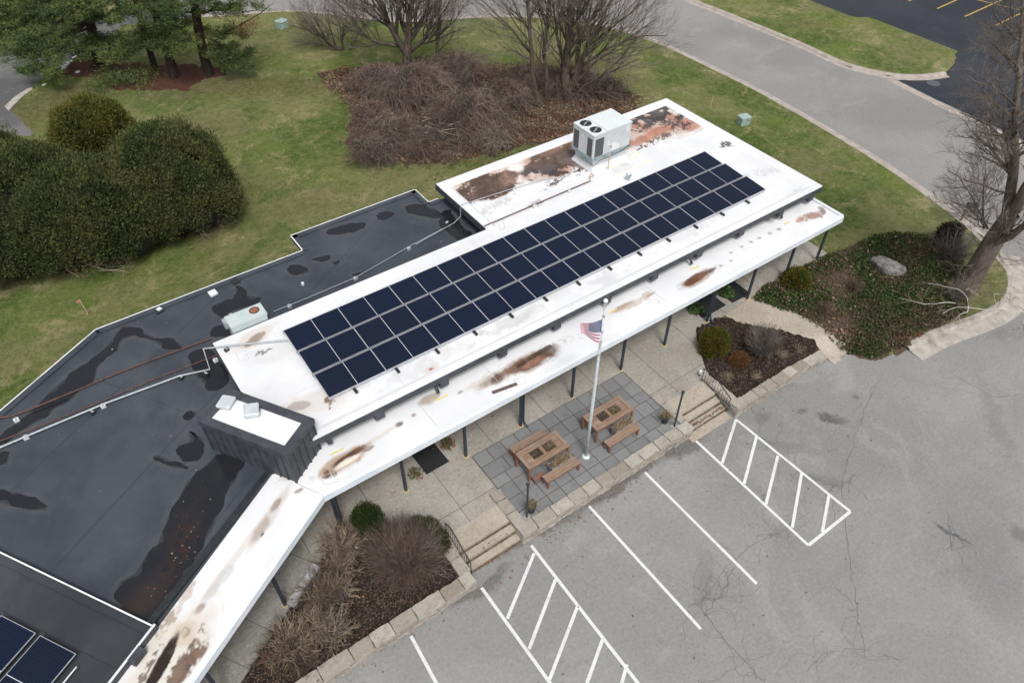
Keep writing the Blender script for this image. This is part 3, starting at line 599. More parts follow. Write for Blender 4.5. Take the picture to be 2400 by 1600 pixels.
# dark lower roof
def darkx(N, col):
    col = N.mix(N.ramp(N.noise(.25, 6, .7, dist=1.0), .45, .75, 0, .35), col, (.095,.1,.108))
    col = N.mix(N.ramp(N.noise(4, 7, .85), .6, .8, 0, .5), col, (.03,.033,.04)); col = N.mix(N.ramp(N.noise(22, 5, .8), .66, .75, 0, .35), col, (.2,.19,.18))
    return col
m_roofd = roofmat('black_rubber_roof', (.033,.040,.052), (.050,.059,.073), (.085,.087,.092), .4, darkx, .75, [(0,3.2,.05,0,.4,-A32,.5),(6.1,0,.04,2,0,-A32,.45)])
m_roofd2 = roofmat('black_rubber_roof_low', (.026,.031,.037), (.038,.043,.049), (.07,.07,.07), .4, darkx, .8, [(1.6,0,.02,.4,0,-A32,.8)])
BL = thing('building', (14, 18, .4), 'long low building with white and black flat roofs and a canopy on black posts', 'building')
def inset2(p, d): return p
def bpart(mb, name, mat=None, smooth=False): return mb.build(name, mat, BL, smooth=smooth)
# upper roof
UR = [(2.49,14.87),(27.6,14.87),(27.6,24.87),(13.52,24.87),(13.52,20.87),(1.95,20.87),(1.95,18.15),(2.49,16.4)]
mb = MB(); mb.prism(UR, 3.66, 3.83, m_roofw, m_dark); roof = bpart(mb, 'upper_roof'); membrane('membrane', inset2(UR, .0), 3.8325, US, m_roofw, roof, .05, 5)
ed = MB()
def rim(a, b, w, z0, z1, side):       # raised white edge running a to b, w wide to the inside
    a, b = np.array(a), np.array(b); t = (b-a)/np.linalg.norm(b-a); n = np.array([-t[1], t[0]])*side
    q = [a, b, b+n*w, a+n*w]; ed.prism([tuple(v) for v in q], z0, z1, m_roofw, m_roofw, bottom=False)
    c = a+n*w, b+n*w; e = a+n*(w+.14), b+n*(w+.14)
    ed.add([(*c[0], z1), (*c[1], z1), (*e[1], 3.832), (*e[0], 3.832)], [(0,1,2,3)], m_roofw)
rim((27.602,14.868),(27.602,24.872), .34, 3.7, 3.915, 1); rim((27.26,24.872),(13.518,24.872), .34, 3.7, 3.915, 1); rim((13.518,24.53),(13.518,20.9), .36, 3.7, 3.9, 1)
rim((2.49,14.868),(27.26,14.868), .28, 3.7, 3.87, 1)
ed.build('roof_edge', None, roof)
fa = MB()
def fascia(a, b, h0, h1, t_=.03):
    a, b = np.array(a), np.array(b); t = (b-a)/np.linalg.norm(b-a); n = np.array([t[1], -t[0]])
    fa.prism([tuple(a-t*t_), tuple(b+t*t_), tuple(b+n*t_+t*t_), tuple(a+n*t_-t*t_)], h0, h1, m_dark)
fascia((2.49,14.865),(27.6,14.865), 3.63, 3.855); fascia((27.605,14.87),(27.605,24.87), 3.63, 3.9); fascia((27.6,24.875),(13.52,24.875), 3.63, 3.9); fascia((13.515,24.87),(13.515,20.9), 3.6, 3.885); fascia((13.5,20.875),(1.95,20.875), 3.63, 3.83); fascia((1.945,20.87),(1.945,18.15), 3.6, 3.825)
fa.build('fascia', None, roof)
# batten walls between roofs
wb = MB(); wb.box(2.3, 27.0, 15.3, 15.35, 3.1, 3.66, m_dark); wb.box(13.85, 13.9, 15.4, 24.5, 3.0, 3.66, m_black); wb.box(2.3, 13.9, 20.5, 20.55, 3.0, 3.66, m_dark); wb.box(2.3,2.35,15.4,20.5,3,3.66, m_dark); wb.box(26.95,27.0,15.36,24.5,2.8,3.66,m_dark); wb.box(13.9,27.0,24.5,24.55,2.8,3.66,m_dark)
for x in np.arange(2.5, 26.95, .405): wb.box(x-.022, x+.022, 15.262, 15.3, 3.16, 3.65, m_dark)
for y in np.arange(20.9, 24.5, .42): wb.box(13.81, 13.85, y-.03, y+.03, 3.16, 3.65, m_dark)
for y in np.arange(15.6, 24.5, .42): wb.box(27.0, 27.04, y-.03, y+.03, .3, 3.65, m_dark)
bpart(wb, 'upper_wall')
for x in [3.53,5.32,7.79,10.23,12.65,15.08,17.53,20.0,22.48,24.99,27.0]:
    b_ = MB(); b_.obox((x, 15.06, 3.5), .34 if x > 4 else .16, .44, .3, 0, m_dark, bevel=.01); bpart(b_, 'beam_end')
for q in [z2_(1620,545), z1_(1440,915), z1_(1960,680), z2_(980,870)][:3]:
    p = P_(*q, 3.3); b_ = MB(); b_.tube([(p[0],15.2,3.5),(p[0],14.98,3.46),(p[0],14.86,3.36),(p[0],14.8,3.24)], .055, 8, m_black); bpart(b_, 'roof_spout')
# canopy and its wing
O1 = np.array((2.52,13.37)); I1 = np.array((1.64,15.04))
wo = lambda s: wl(O1, s); wi = lambda s: wl(I1, s)
CP = [(27.54,13.4),(27.54,15.3),(2.3,15.3),(1.64,15.04),wi(16),wo(16),tuple(O1)]
mb = MB(); mb.prism(CP, 2.93, 3.12, m_canw, m_soffit); can = bpart(mb, 'canopy'); membrane('membrane', [CP[0],CP[1],CP[2],CP[3],wi(9),wo(9.5),CP[6]], 3.1225, CS, m_canw, can, .04, 9)
ce = MB()
def cedge(a, b, w=.13, z1=3.165, m=m_canw):
    a, b = np.array(a), np.array(b); t = (b-a)/np.linalg.norm(b-a); n = np.array([-t[1], t[0]])
    ce.prism([tuple(a), tuple(b), tuple(b+n*w), tuple(a+n*w)], 2.9, z1, m, m_fascia, bottom=False)
    ce.prism([tuple(a-n*.045), tuple(b-n*.045), tuple(b), tuple(a)], 2.86, z1-.03, m_fascia, m_fascia)
cedge(wo(16), tuple(O1)); cedge(tuple(O1+[.0,0]), (27.54,13.4)); 
ce.prism([(27.4,13.53),(27.54,13.4),(27.54,15.27),(27.4,15.27)], 2.9, 3.22, m_canw, m_fascia)
ce.build('canopy_edge', None, can)
cj = MB()
for (a, b) in [(z2_(770,1130), z2_(910,1190)), (z2_(1510,635), z2_(1630,775)), (z1_(1190,1050), z1_(1330,1150))]:
    a, b = P_(*a, 3.12), P_(*b, 3.12); L = np.array([a, b]); u_, v_ = offset_line(L, .012), offset_line(L, -.012)
    cj.add([(*u_[0],3.1255),(*u_[1],3.1255),(*v_[1],3.1255),(*v_[0],3.1255)], [(3,2,1,0)], M('seam_line', (.4,.38,.35), (.55,.53,.5), 5))
cj.build('membrane_seam', None, can)
m_base = M('post_base', (.5,.38,.22), (.42,.33,.22), 20, .9)
for i, (x, y) in enumerate([(2.83,13.76),(5.34,13.78),(7.83,13.8),(10.26,13.8),(12.71,13.8),(15.23,13.8),(17.63,13.8),(20.12,13.8),(22.65,13.8),(25.15,13.8),(27.4,13.8),(.26,12.31),wl((.26,12.31),2.95),wl((.26,12.31),5.9)]):
    b_ = MB(); b_.cyl((x, y), .062, .44, 2.93, 12, m_post); po = bpart(b_, 'post', smooth=False)
    c_ = MB(); c_.obox((x, y, .47), .2, .2, .03, 0 if i < 11 else A32, m_base); c_.build('post_base', None, po)
for x, y in [(10.26,13.8),(20.12,13.8),(2.83,13.76)]:
    b_ = MB(); b_.tube([(x+.11,y-.02,2.95),(x+.11,y-.02,.75),(x+.13,y-.1,.6),(x+.17,y-.24,.5)], .04, 8, m_post); bpart(b_, 'downspout')
# the scrap of flashing and the yellow marks are part of the roof surface
m_yellow = M('yellow_sealant', (.62,.5,.1), (.72,.64,.3), 20, .7)
ym = MB()
for (a, b, w, zf) in [((975,958),(1060,915),.07,z2_),((1618,625),(1700,588),.07,z2_)]:
    a, b = P_(*zf(*a), 3.12), P_(*zf(*b), 3.12); L = np.array([a, b]); u_, v_ = offset_line(L, w/2), offset_line(L, -w/2)
    ym.add([(*u_[0],3.1265),(*u_[1],3.1265),(*v_[1],3.1265),(*v_[0],3.1265)], [(3,2,1,0)], m_yellow)
for (a, b, w) in [((1000,1208),(1048,1185),.07),((1455,968),(1500,952),.09),((1970,720),(2000,706),.08)]:
    a, b = P_(*z1_(*a), 3.12), P_(*z1_(*b), 3.12); L = np.array([a, b]); u_, v_ = offset_line(L, w/2), offset_line(L, -w/2)
    ym.add([(*u_[0],3.1265),(*u_[1],3.1265),(*v_[1],3.1265),(*v_[0],3.1265)], [(3,2,1,0)], m_yellow)
ym.build('yellow_mark', None, can)
m_rl = M('seam_line', (.42,.41,.4), (.55,.54,.53), 5)
def rline(zf, pts, z, w=.018, closed=True):
    rl = MB(); Q_ = [P_(*zf(*p), z) for p in pts]; Q_ = Q_+[Q_[0]] if closed else Q_
    for a, b in zip(Q_[:-1], Q_[1:]):
        L = np.array([a, b]); u_, v_ = offset_line(L, w/2), offset_line(L, -w/2); rl.add([(*u_[0],z+.0052),(*u_[1],z+.0052),(*v_[1],z+.0052),(*v_[0],z+.0052)], [(3,2,1,0)], m_rl)
    rl.build('patch_outline', None, roof if z > 3.5 else can)
rline(z2_, [(395,330),(455,318),(480,368),(420,380)], 3.83); rline(z1_, [(395,700),(420,690),(430,740),(405,752)], 3.83); pass
for x in (6.5, 12.6, 18.7, 24.8): rl = MB(); rl.add([(x-.008,15.15,3.8352),(x+.008,15.15,3.8352),(x+.008,20.8,3.8352),(x-.008,20.8,3.8352)], [(0,1,2,3)], m_rl); rl.build('membrane_seam', None, roof)
rline(z1_, [(1232,1135),(1285,1140),(1278,1155),(1224,1150)], 3.12); rline(z2_, [(915,1090),(1000,1060),(1030,1115),(945,1140)], 3.12); rline(z2_, [(2100,495),(2150,470),(2180,510),(2130,530)], 3.12); rline(z1_, [(835,1325),(880,1310),(890,1335),(845,1350)], 3.12)
for x in (9.5, 17.0, 22.2): rl = MB(); rl.add([(x-.008,13.55,3.1252),(x+.008,13.55,3.1252),(x+.008,15.25,3.1252),(x-.008,15.25,3.1252)], [(0,1,2,3)], m_rl); rl.build('membrane_seam', None, can)
m_pale = M('pale_yellow_chalk', (.72,.66,.4), (.82,.8,.65), 10, .8); ym = MB()
for (a, b, w) in [((1080,345),(1115,360),.06),((1115,360),(1175,325),.06),((1115,300),(1175,325),.05),((1045,450),(1240,370),.07),((1000,410),(1090,375),.07),((1120,345),(1175,322),.05)]:
    a, b = P_(*z1_(*a), 3.83), P_(*z1_(*b), 3.83); L = np.array([a, b]); u_, v_ = offset_line(L, w/2), offset_line(L, -w/2)
    q = [(*u_[0],3.8365),(*u_[1],3.8365),(*v_[1],3.8365),(*v_[0],3.8365)]
    ym.add(q, [(3,2,1,0)], m_pale)
ym.build('yellow_mark', None, roof)
# lower black roof
zA = zoom(0, 400, .38272)
LRp = [(13.8,24.72),(12.98,24.72),(12.98,25.95),(6.95,25.95),(6.95,24.72),(-1.28,24.72)]
far_end = wl((-1.28,24.72), 14); LR = LRp+[far_end, wl(far_end, 0, -13)[:2], wl((-2.83,12.11), 12), (-2.83,12.11), (1.64,15.04), (2.3,15.3),(13.8,15.4)]
NE = [wl((-2.83,12.11),0), wl((-2.83,12.11),9), wl((-2.83,12.11),9,20), wl((-2.83,12.11),0,20)]
LR = [(13.86,24.72),(12.98,24.72),(12.98,25.95),(6.95,25.95),(6.95,24.72),(-1.28,24.72),wl((-1.28,24.72),7.95),wl((-2.83,12.11),0,9.8),wl((-2.83,12.11),0,0),(1.64,15.04),(2.3,15.32),(13.86,15.4)]
mb = MB(); mb.prism(LR, 2.9, 3.14, m_roofd, m_dark); lroof = bpart(mb, 'lower_roof')
le = MB(); m_edgew = M('white_drip_edge', (.75,.76,.78), (.5,.5,.52), 1.2, .6, lo=.5, hi=.7)
pts = [(13.5,24.72),(12.98,24.72),(12.98,25.95),(6.95,25.95),(6.95,24.72),(-1.28,24.72),wl((-1.28,24.72),7.95)]
for a, b in zip(pts[:-1], pts[1:]):
    a, b = np.array(a), np.array(b); t = (b-a)/np.linalg.norm(b-a); n = np.array([-t[1], t[0]]); 
    le.prism([tuple(a-t*.0), tuple(b+t*.0), tuple(b+n*.22), tuple(a+n*.22)], 3.1, 3.21, m_roofd, m_roofd)
    le.prism([tuple(a-n*.045), tuple(b-n*.045), tuple(b), tuple(a)], 3.02, 3.222, m_edgew, m_dark)
le.build('roof_edge', None, lroof)
# black upstand along the wing canopy
ce2 = MB(); ce2.prism([wi(.02), wi(5.3), wl(I1,5.3,.2), wl(I1,.02,.2)], 3.0, 3.24, m_black, m_black); ce2.build('roof_upstand', None, lroof)
# next roof section bottom left, a bit higher
P0 = (-2.83,12.11)
mb = MB(); mb.prism([wl(P0,.0,.0), wl(P0,12,0), wl(P0,12,16), wl(P0,0,16)], 2.9, 3.34, m_roofd2, m_dark); nr = bpart(mb, 'side_roof')
we = MB()
we.prism([wl(P0,-.06,-.05), wl(P0,12,-.05), wl(P0,12,.02), wl(P0,-.06,.02)], 3.1, 3.38, m_white, m_dark)
we.prism([wl(P0,-.012,.021), wl(P0,.03,.021), wl(P0,.03,14), wl(P0,-.012,14)], 3.1, 3.4, m_edgew, m_dark)
we.prism([wl(P0,.031,.021), wl(P0,.25,.021), wl(P0,.25,14), wl(P0,.031,14)], 3.3, 3.385, m_roofd2, m_roofd2)
we.build('roof_edge', None, nr)
b_ = MB(); p = wl(P0, .75, -.13); b_.obox((p[0], p[1], 3.28), .42, .2, .24, A32, m_dark, bevel=.02); b_.build('scupper_box', None, nr)
# roof box with its two fans
BX = [(.34,16.97),(1.6,17.74),(3.3,15.02),(2.06,14.2)]
def inset(poly, d):
    P = np.array(poly); c = P.mean(0); out = []
    n = len(P)
    for i in range(n):
        a, b, e = P[i-1], P[i], P[(i+1) % n]; t1 = (b-a)/np.linalg.norm(b-a); t2 = (e-b)/np.linalg.norm(e-b)
        n1 = np.array([-t1[1], t1[0]]); n2 = np.array([-t2[1], t2[0]])
        if n1@(c-b) < 0: n1 = -n1
        if n2@(c-b) < 0: n2 = -n2
        k = n1+n2; out.append(tuple(b+k/(1+n1@n2)*d))
    return out
BXc = [tuple(p) for p in BX]; zt = 4.62
bw = MB(); wq = inset(BXc, .06); bw.prism(wq, 3.0, zt-.08, m_dark, top=False)
for i in range(4):
    a, b = np.array(wq[i]), np.array(wq[(i+1) % 4]); L = np.linalg.norm(b-a); t = (b-a)/L; n = np.array([-t[1], t[0]]); n = n if n@(np.mean(wq, 0)-a) < 0 else -n
    k = int(L/.27)
    for j in range(k+1):
        c = a+t*(L*j/k)+n*.018; bw.obox((c[0], c[1], (3.0+zt-.1)/2), .05, .036, zt-.1-3.0, math.atan2(t[1], t[0]), m_dark)
rb = bpart(bw, 'roof_box')
cp_ = MB(); inn = inset(BXc, .27)
for i in range(4): cp_.prism([BXc[i], BXc[(i+1)%4], inn[(i+1)%4], inn[i]], zt-.2, zt, m_dark, m_dark)
cp_.build('box_rim', None, rb)
tp = MB(); tp.prism(inset(BXc, .265), zt-.2, zt-.07, M('white_box_membrane', (.72,.73,.75), (.68,.69,.7), 2, .6)); tp.build('box_roof', None, rb)
# walls below the roofs, with doors and windows under the canopy
wm = MB()
body = [(2.6,15.35),(26.9,15.35),(26.9,24.5),(14,24.5),(12.8,24.5),(12.8,25.7),(7.15,25.7),(7.15,24.5),(-1.2,24.5),wl((-1.2,24.5),7.4),wl((-2.83,12.4),.3,9.3),wl((-2.83,12.4),.3,.3),wl((1.5,15.2),0,.1)]
wm.prism(body, -.1, 2.95, m_brickw, m_brickw); wall_ = bpart(wm, 'wall')
def opening(name, x, w, z0, z1, y=15.35):
    f = MB(); f.box(x-w/2-.06, x+w/2+.06, y-.05, y-.002, z0-.05, z1+.06, m_post); o = bpart(f, name)
    g = MB(); g.box(x-w/2, x-.03, y-.056, y-.051, z0+.05, z1, m_glass); g.box(x+.03, x+w/2, y-.056, y-.051, z0+.05, z1, m_glass); g.build('pane', None, o)
for x in (6.7, 20.8, 22.2): opening('door', x, .95, .5, 2.55)
for x in (4.0, 9.0, 11.5, 13.9, 16.4, 18.6, 24.2): opening('window', x, 1.5, 1.3, 2.5)
# ------------------------------------------------------------------ solar panels
def cellmat(name, wpan, dpan, split='X'):
    N = NT(name); s = N.n('SeparateXYZ'); N.set(s.inputs[0], N.tc.outputs['Object'])
    fx = N.math('ABSOLUTE', N.math('SUBTRACT', N.math('FRACT', N.math('MULTIPLY', s.outputs['X'], 1/.0868)), .5))
    fy = N.math('ABSOLUTE', N.math('SUBTRACT', N.math('FRACT', N.math('MULTIPLY', s.outputs['Y'], 1/.171)), .5))
    col = N.mix(N.noise(.9, 2), (.004,.0082,.021), (.0072,.0128,.031))
    ri = N.n('ObjectInfo').outputs['Random']; col = N.mix(N.math('MULTIPLY', ri, .45), col, (.010,.012,.021))
    col = N.mix(N.ramp(fx, .34, .5, 0, .75), col, (.021,.03,.06)); col = N.mix(N.ramp(fy, .47, .5, 0, .3), col, (.04,.045,.09))
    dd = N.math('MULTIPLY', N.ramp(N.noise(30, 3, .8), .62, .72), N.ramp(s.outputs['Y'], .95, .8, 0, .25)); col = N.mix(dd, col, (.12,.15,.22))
    half = wpan/2 if split == 'X' else dpan/2
    c = N.math('ABSOLUTE', N.math('SUBTRACT', s.outputs[split], half)); col = N.mix(N.ramp(c, .011, .007), col, (.5,.51,.54))
    return N.done(col, .3, spec=.1)
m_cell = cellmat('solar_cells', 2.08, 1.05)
def panel_proto(w, d, mat, split='X'):
    t = thing('solar_panel', (0,0,0), 'x', 'solar panel')
    f = MB(); b = .013; h = .035
    f.box(0, w, 0, b, -h, 0, m_alu); f.box(0, w, d-b, d, -h, 0, m_alu); f.box(0, b, b, d-b, -h, 0, m_alu); f.box(w-b, w, b, d-b, -h, 0, m_alu)
    g = MB(); g.box(b, w-b, b, d-b, -.02, -.006, mat)
    f.build('frame', None, t); g.build('cell_sheet', None, t); return t
def dup(root):
    r = root.copy(); link(r)
    for ch in root.children:
        c = ch.copy(); link(c); c.parent = r
        for g in ch.children: d = g.copy(); link(d); d.parent = c
    return r
ORD = ['first','second','third','fourth','fifth','sixth','seventh','eighth','ninth','tenth']
RN = ['in the upper row farthest from the canopy', 'in the middle row of the three', 'in the lower row nearest the canopy']
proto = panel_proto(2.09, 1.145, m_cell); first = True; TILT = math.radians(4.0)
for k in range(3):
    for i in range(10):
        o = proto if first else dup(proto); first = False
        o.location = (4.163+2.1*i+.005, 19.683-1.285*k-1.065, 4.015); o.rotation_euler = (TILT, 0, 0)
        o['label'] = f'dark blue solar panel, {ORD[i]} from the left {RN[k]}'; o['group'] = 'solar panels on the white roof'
m_railg = M('dull_rail_steel', (.2,.23,.25), (.3,.33,.35), 3, .55)
for k in range(3):
    y1 = 19.683-1.285*k; y0 = y1-1.058
    t = thing('mounting_rail', (4.2, y0, 3.84), ['metal mounting rail behind the upper row of solar panels', 'metal mounting rail between the upper and middle rows of panels', 'metal mounting rail under the lowest row with black feet sticking out'][k], 'mounting rail', 'rails under the solar panels')
    r = MB(); r.box(4.15, 25.2, y1+.015, y1+.06, 3.99, 4.07, m_railg)
    r.box(4.15, 25.2, y1+.085, y1+.125, 3.96, 4.05, m_railg); r.box(4.15, 25.2, y0+.02, y0+.08, 3.87, 3.97, m_alu); r.build('rail', None, t)
    for x in np.arange(5.05, 25.2, 2.1/1.6 if False else 1.05*1.5):
        fb = MB(); fb.obox((x, y0-.06, 3.87), .1, .3, .07, .0, m_black, bevel=.01); fb.obox((x, y1-.05, 3.9), .08, .2, .14, 0, m_black); fb.build('foot', None, t)
# panels on the low left roof, long side along the wing normal
m_cell2 = cellmat('solar_cells_low', 1.08, 2.1, 'Y')
pp = panel_proto(1.2, 2.1, m_cell2, 'Y')
base0 = np.array([-5.21, 13.41])
tdir = np.array([.53, -.848])          # from top-left to top-right corner of the second panel
spots = [(0, 'nearer the canopy'), (1, 'in the picture corner')]
for j, (i, txt) in enumerate(spots):
    o = pp if j == 0 else dup(pp)
    q = base0-tdir*1.36*i+WD*2.12
    o.rotation_euler = (0, 0, math.atan2(tdir[1], tdir[0])); o.location = (q[0], q[1], 3.56)
    o['label'] = f'white framed solar panel on the dark low roof, {txt}'; o['group'] = 'solar panels on the dark low roof'
t = thing('mounting_rail', (-5, 12.2, 3.36), 'thin bright rail beside the solar panel at the bottom left', 'mounting rail')
a = base0+tdir*1.42+WD*.25; b = a+WD*2.5; rr_ = MB(); rr_.tube([(a[0],a[1],3.5),(b[0],b[1],3.5)], .02, 4, m_white); rr_.build('rail', None, t)
fb = MB(); c = a+WD*.8; fb.obox((c[0], c[1], 3.42), .16, .06, .14, A32, m_galv); fb.build('foot', None, t)

# ------------------------------------------------------------------ rooftop air conditioner
m_cab = M('cabinet_paint', (.5,.53,.54), (.56,.58,.59), 2, .45, c3=(.46,.49,.5)); m_cabtop = M('cabinet_top', (.62,.65,.66), (.57,.6,.61), 2, .45)
N = NT('coil_fins'); s = N.n('SeparateXYZ'); N.set(s.inputs[0], N.pos); fz = N.math('ABSOLUTE', N.math('SUBTRACT', N.math('FRACT', N.math('MULTIPLY', N.math('ADD', s.outputs['X'], s.outputs['Y']), 22)), .5))
m_coil = N.done(N.mix(N.ramp(fz, .1, .4), (.045,.047,.05), (.11,.115,.12)), .6)
X0, X1, Y0, Y1, Z0, Z1 = 19.85, 22.05, 21.68, 23.12, 4.45, 5.72
AC = thing('air_conditioner', (20.95, 22.4, 3.83), 'big pale grey rooftop air conditioner with two round fans on top', 'air conditioner')
b_ = MB()
b_.box(X0, X1, Y0, Y1, Z0+.1, Z1-.03, m_cab); b_.build('cabinet', None, AC)
b_ = MB(); b_.box(X0-.02, X0+.72, Y0-.02, Y1+.02, Z1-.06, Z1-.001, m_cabtop); b_.box(X0+.735, X1+.02, Y0-.02, Y1+.02, Z1-.06, Z1+.015, m_cabtop)
b_.build('top_panel', None, AC)
for y in (Y0+.36, Y0+1.06):
    f = MB(); f.cyl((X0+.37, y), .3, Z1-.05, Z1+.012, 28, m_cabtop); f.cyl((X0+.37, y), .272, Z1, Z1+.0145, 28, m_black); fo = f.build('fan', None, AC)
    g = MB()
    for k in range(4):
        a = k*math.pi/2+.5; c = (X0+.37+.13*math.cos(a), y+.13*math.sin(a), Z1+.017); g.obox(c, .2, .05, .004, a, m_black if k % 2 else m_galv)
    g.cyl((X0+.37, y), .05, Z1+.015, Z1+.022, 10, m_galv); g.build('fan_blade', None, fo)
    h = MB()
    for r in (.1,.19,.26):
        A = np.linspace(0, 2*math.pi, 25); h.tube([(X0+.37+r*math.cos(q), y+r*math.sin(q), Z1+.03) for q in A], .004, 3, m_black)
    h.build('fan_guard', None, fo)
for (ya, yb) in ((Y0+.08, Y0+.42), (Y1-.42, Y1-.06)):
    b_ = MB(); b_.box(X0-.006, X0-.001, ya, yb, Z0+.14, Z1-.24, m_coil); b_.build('coil_panel', None, AC)
b_ = MB(); b_.box(X0+.1, X0+.6, Y0-.006, Y0-.001, Z0+.14, Z1-.24, m_coil); b_.build('coil_panel', None, AC)
b_ = MB()
for x in (X0+.73, X0+1.5, X0+1.75): b_.box(x, x+.008, Y0-.003, Y0-.001, Z0+.12, Z1-.08, m_galv)
b_.box(X0-.003, X0-.001, Y0+.5, Y0+.508, Z0+.12, Z1-.08, m_galv); b_.build('panel_seam', None, AC)
m_label = M('white_label', (.66,.68,.69)); m_teal = M('teal_lettering', (.2,.55,.56)); m_tag = M('dark_label', (.12,.12,.13))
b_ = MB()
for x, z, w, h in [(.82,4.98,.1,.24),(.95,4.93,.14,.07),(1.12,4.6,.26,.4),(1.38,4.62,.18,.25),(1.93,5.3,.13,.3),(1.0,4.62,.14,.06)]: b_.box(X0+x, X0+x+w, Y0-.006, Y0-.001, z, z+h, m_label)
b_.box(X0+1.02, X0+1.09, Y0-.008, Y0-.001, 4.8, 4.88, m_tag); b_.box(X0-.006, X0-.001, Y0+.72, Y0+.78, 5.3, 5.5, m_label); b_.build('label_sticker', None, AC)
b_ = MB(); x = X0+1.12
b_.obox((x-.05, Y0-.004, 5.42), .03, .004, .03, 0, m_teal)
for i, (w, h) in enumerate([(.03,.08),(.025,.05),(.03,.05),(.025,.05),(.03,.055)]):      # small illegible maker's wordmark as strokes
    b_.obox((x+.035*i*1.25, Y0-.004, 5.42), w*.35, .004, h, 0, m_teal); b_.obox((x+.035*i*1.25+.013, Y0-.004, 5.42+h*.35), w*.8, .004, .012, 0, m_teal)
b_.build('brand_lettering', None, AC)
m_br = M('base_rail_steel', (.28,.35,.38), (.35,.42,.45), 5, .5, metal=.3)
b_ = MB(); b_.box(X0-.03, X1+.03, Y0-.03, Y0-.001, Z0-.03, Z0+.13, m_br); b_.box(X0-.03, X1+.03, Y1+.001, Y1+.03, Z0-.03, Z0+.13, m_br); b_.box(X0-.03, X0-.001, Y0-.001, Y1+.001, Z0-.03, Z0+.13, m_br); b_.box(X1+.001, X1+.03, Y0-.001, Y1+.001, Z0-.03, Z0+.13, m_br)
for x in np.arange(X0+.12, X1, .5): b_.box(x, x+.07, Y0-.034, Y0-.031, Z0+.03, Z0+.07, m_black)
b_.build('base_rail', None, AC)
b_ = MB(); b_.box(X0+.12, X1-.12, Y0+.08, Y1-.1, 3.82, Z0-.03, m_cab); b_.build('curb', None, AC)
b_ = MB(); b_.add([(X0-.0, Y0-.04, 3.835),(X1-.0, Y0-.04, 3.835),(X1-.0, Y1+.02, 3.835),(X0-.0, Y1+.02, 3.835),(X0+.11, Y0+.07, 4.08),(X1-.11, Y0+.07, 4.08),(X1-.11, Y1-.09, 4.08),(X0+.11, Y1-.09, 4.08)], [(0,1,5,4),(1,2,6,5),(2,3,7,6),(3,0,4,7)], m_white); b_.build('curb_flashing', None, AC)
b_ = MB(); pts = [(X0+.1, Y1-.7, 4.4),(X0+.02, Y0+.4, 4.28),(X0+.1, Y0-.02, 4.2),(X0+.5, Y0-.05, 4.38),(X0+1.1, Y0-.06, 4.38),(X0+1.8, Y0-.06, 4.44),(X1+.02, Y0-.04, 4.6),(X1+.035, Y0+.1, 5.1)]
b_.tube(pts, .014, 5, m_black); b_.build('cable', None, AC)
b_ = MB(); b_.obox((X0+.03, Y0+.75, 4.3), .08, .2, .2, 0, m_br, bevel=.01); b_.build('junction_box', None, AC)
m_cop = M('old_copper', (.5,.34,.22), (.42,.27,.17), 10, .6)
b_ = MB(); b_.tube([(X0+.85,Y0-.2,3.83),(X0+.85,Y0-.2,4.5),(X0+.87,Y0-.1,4.55)], .02, 6, m_cop); tag(b_.build('vent_riser', loc=(X0+.85,Y0-.2,3.83)), 'thin copper coloured riser standing in front of the rooftop air conditioner', 'pipe')
# lidded vent near the unit
vx, vy = P_(*zoom(1300,220,.1913)(900,1060), 3.83)
t = thing('roof_vent', (vx, vy, 3.83), 'small round galvanised vent cap standing between the air conditioner and the panels', 'roof vent')
b_ = MB(); b_.cyl((vx, vy), .07, 3.83, 4.08, 14, m_galv); b_.build('vent_pipe', None, t); b_ = MB(); b_.cyl((vx, vy), .13, 4.07, 4.16, 18, m_galv); b_.cyl((vx, vy), .09, 4.16, 4.2, 18, m_white); b_.build('vent_cap', None, t)
# fans on the roof box
zB = zoom(440, 880, .15947)
m_fan = M('weathered_white_metal', (.44,.47,.49), (.52,.55,.57), 3, .5, c3=(.38,.41,.43))
for (x, y, rz, lab, ti) in [(545,350,.75,'flat square white vent cap on the dark roof box, the one nearer the box corner', (.0)),(925,470,1.25,'tilted white curb vent with a dark slot in the middle of the roof box', .12)]:
    p = P_(*zB(x, y), zt+.2); t = thing('roof_fan', (p[0], p[1], zt-.06), lab, 'roof vent', 'vents on the dark roof box')
    b_ = MB(); b_.cyl(p, .2, zt-.07, zt+.07, 18, m_white); b_.build('vent_base', None, t)
    b_ = MB(); b_.obox((p[0], p[1], zt+.09), .5, .46, .09 if ti == 0 else .15, rz, m_fan, bevel=.035, tilt=('X', ti)); b_.build('vent_hood', None, t)
    if ti: b_ = MB(); q = (p[0]+.24*math.sin(rz)*1.0, p[1]-.24*math.cos(rz)*1.0, zt+.1); b_.obox(q, .22, .02, .03, rz, m_black); b_.build('vent_slot', None, t)
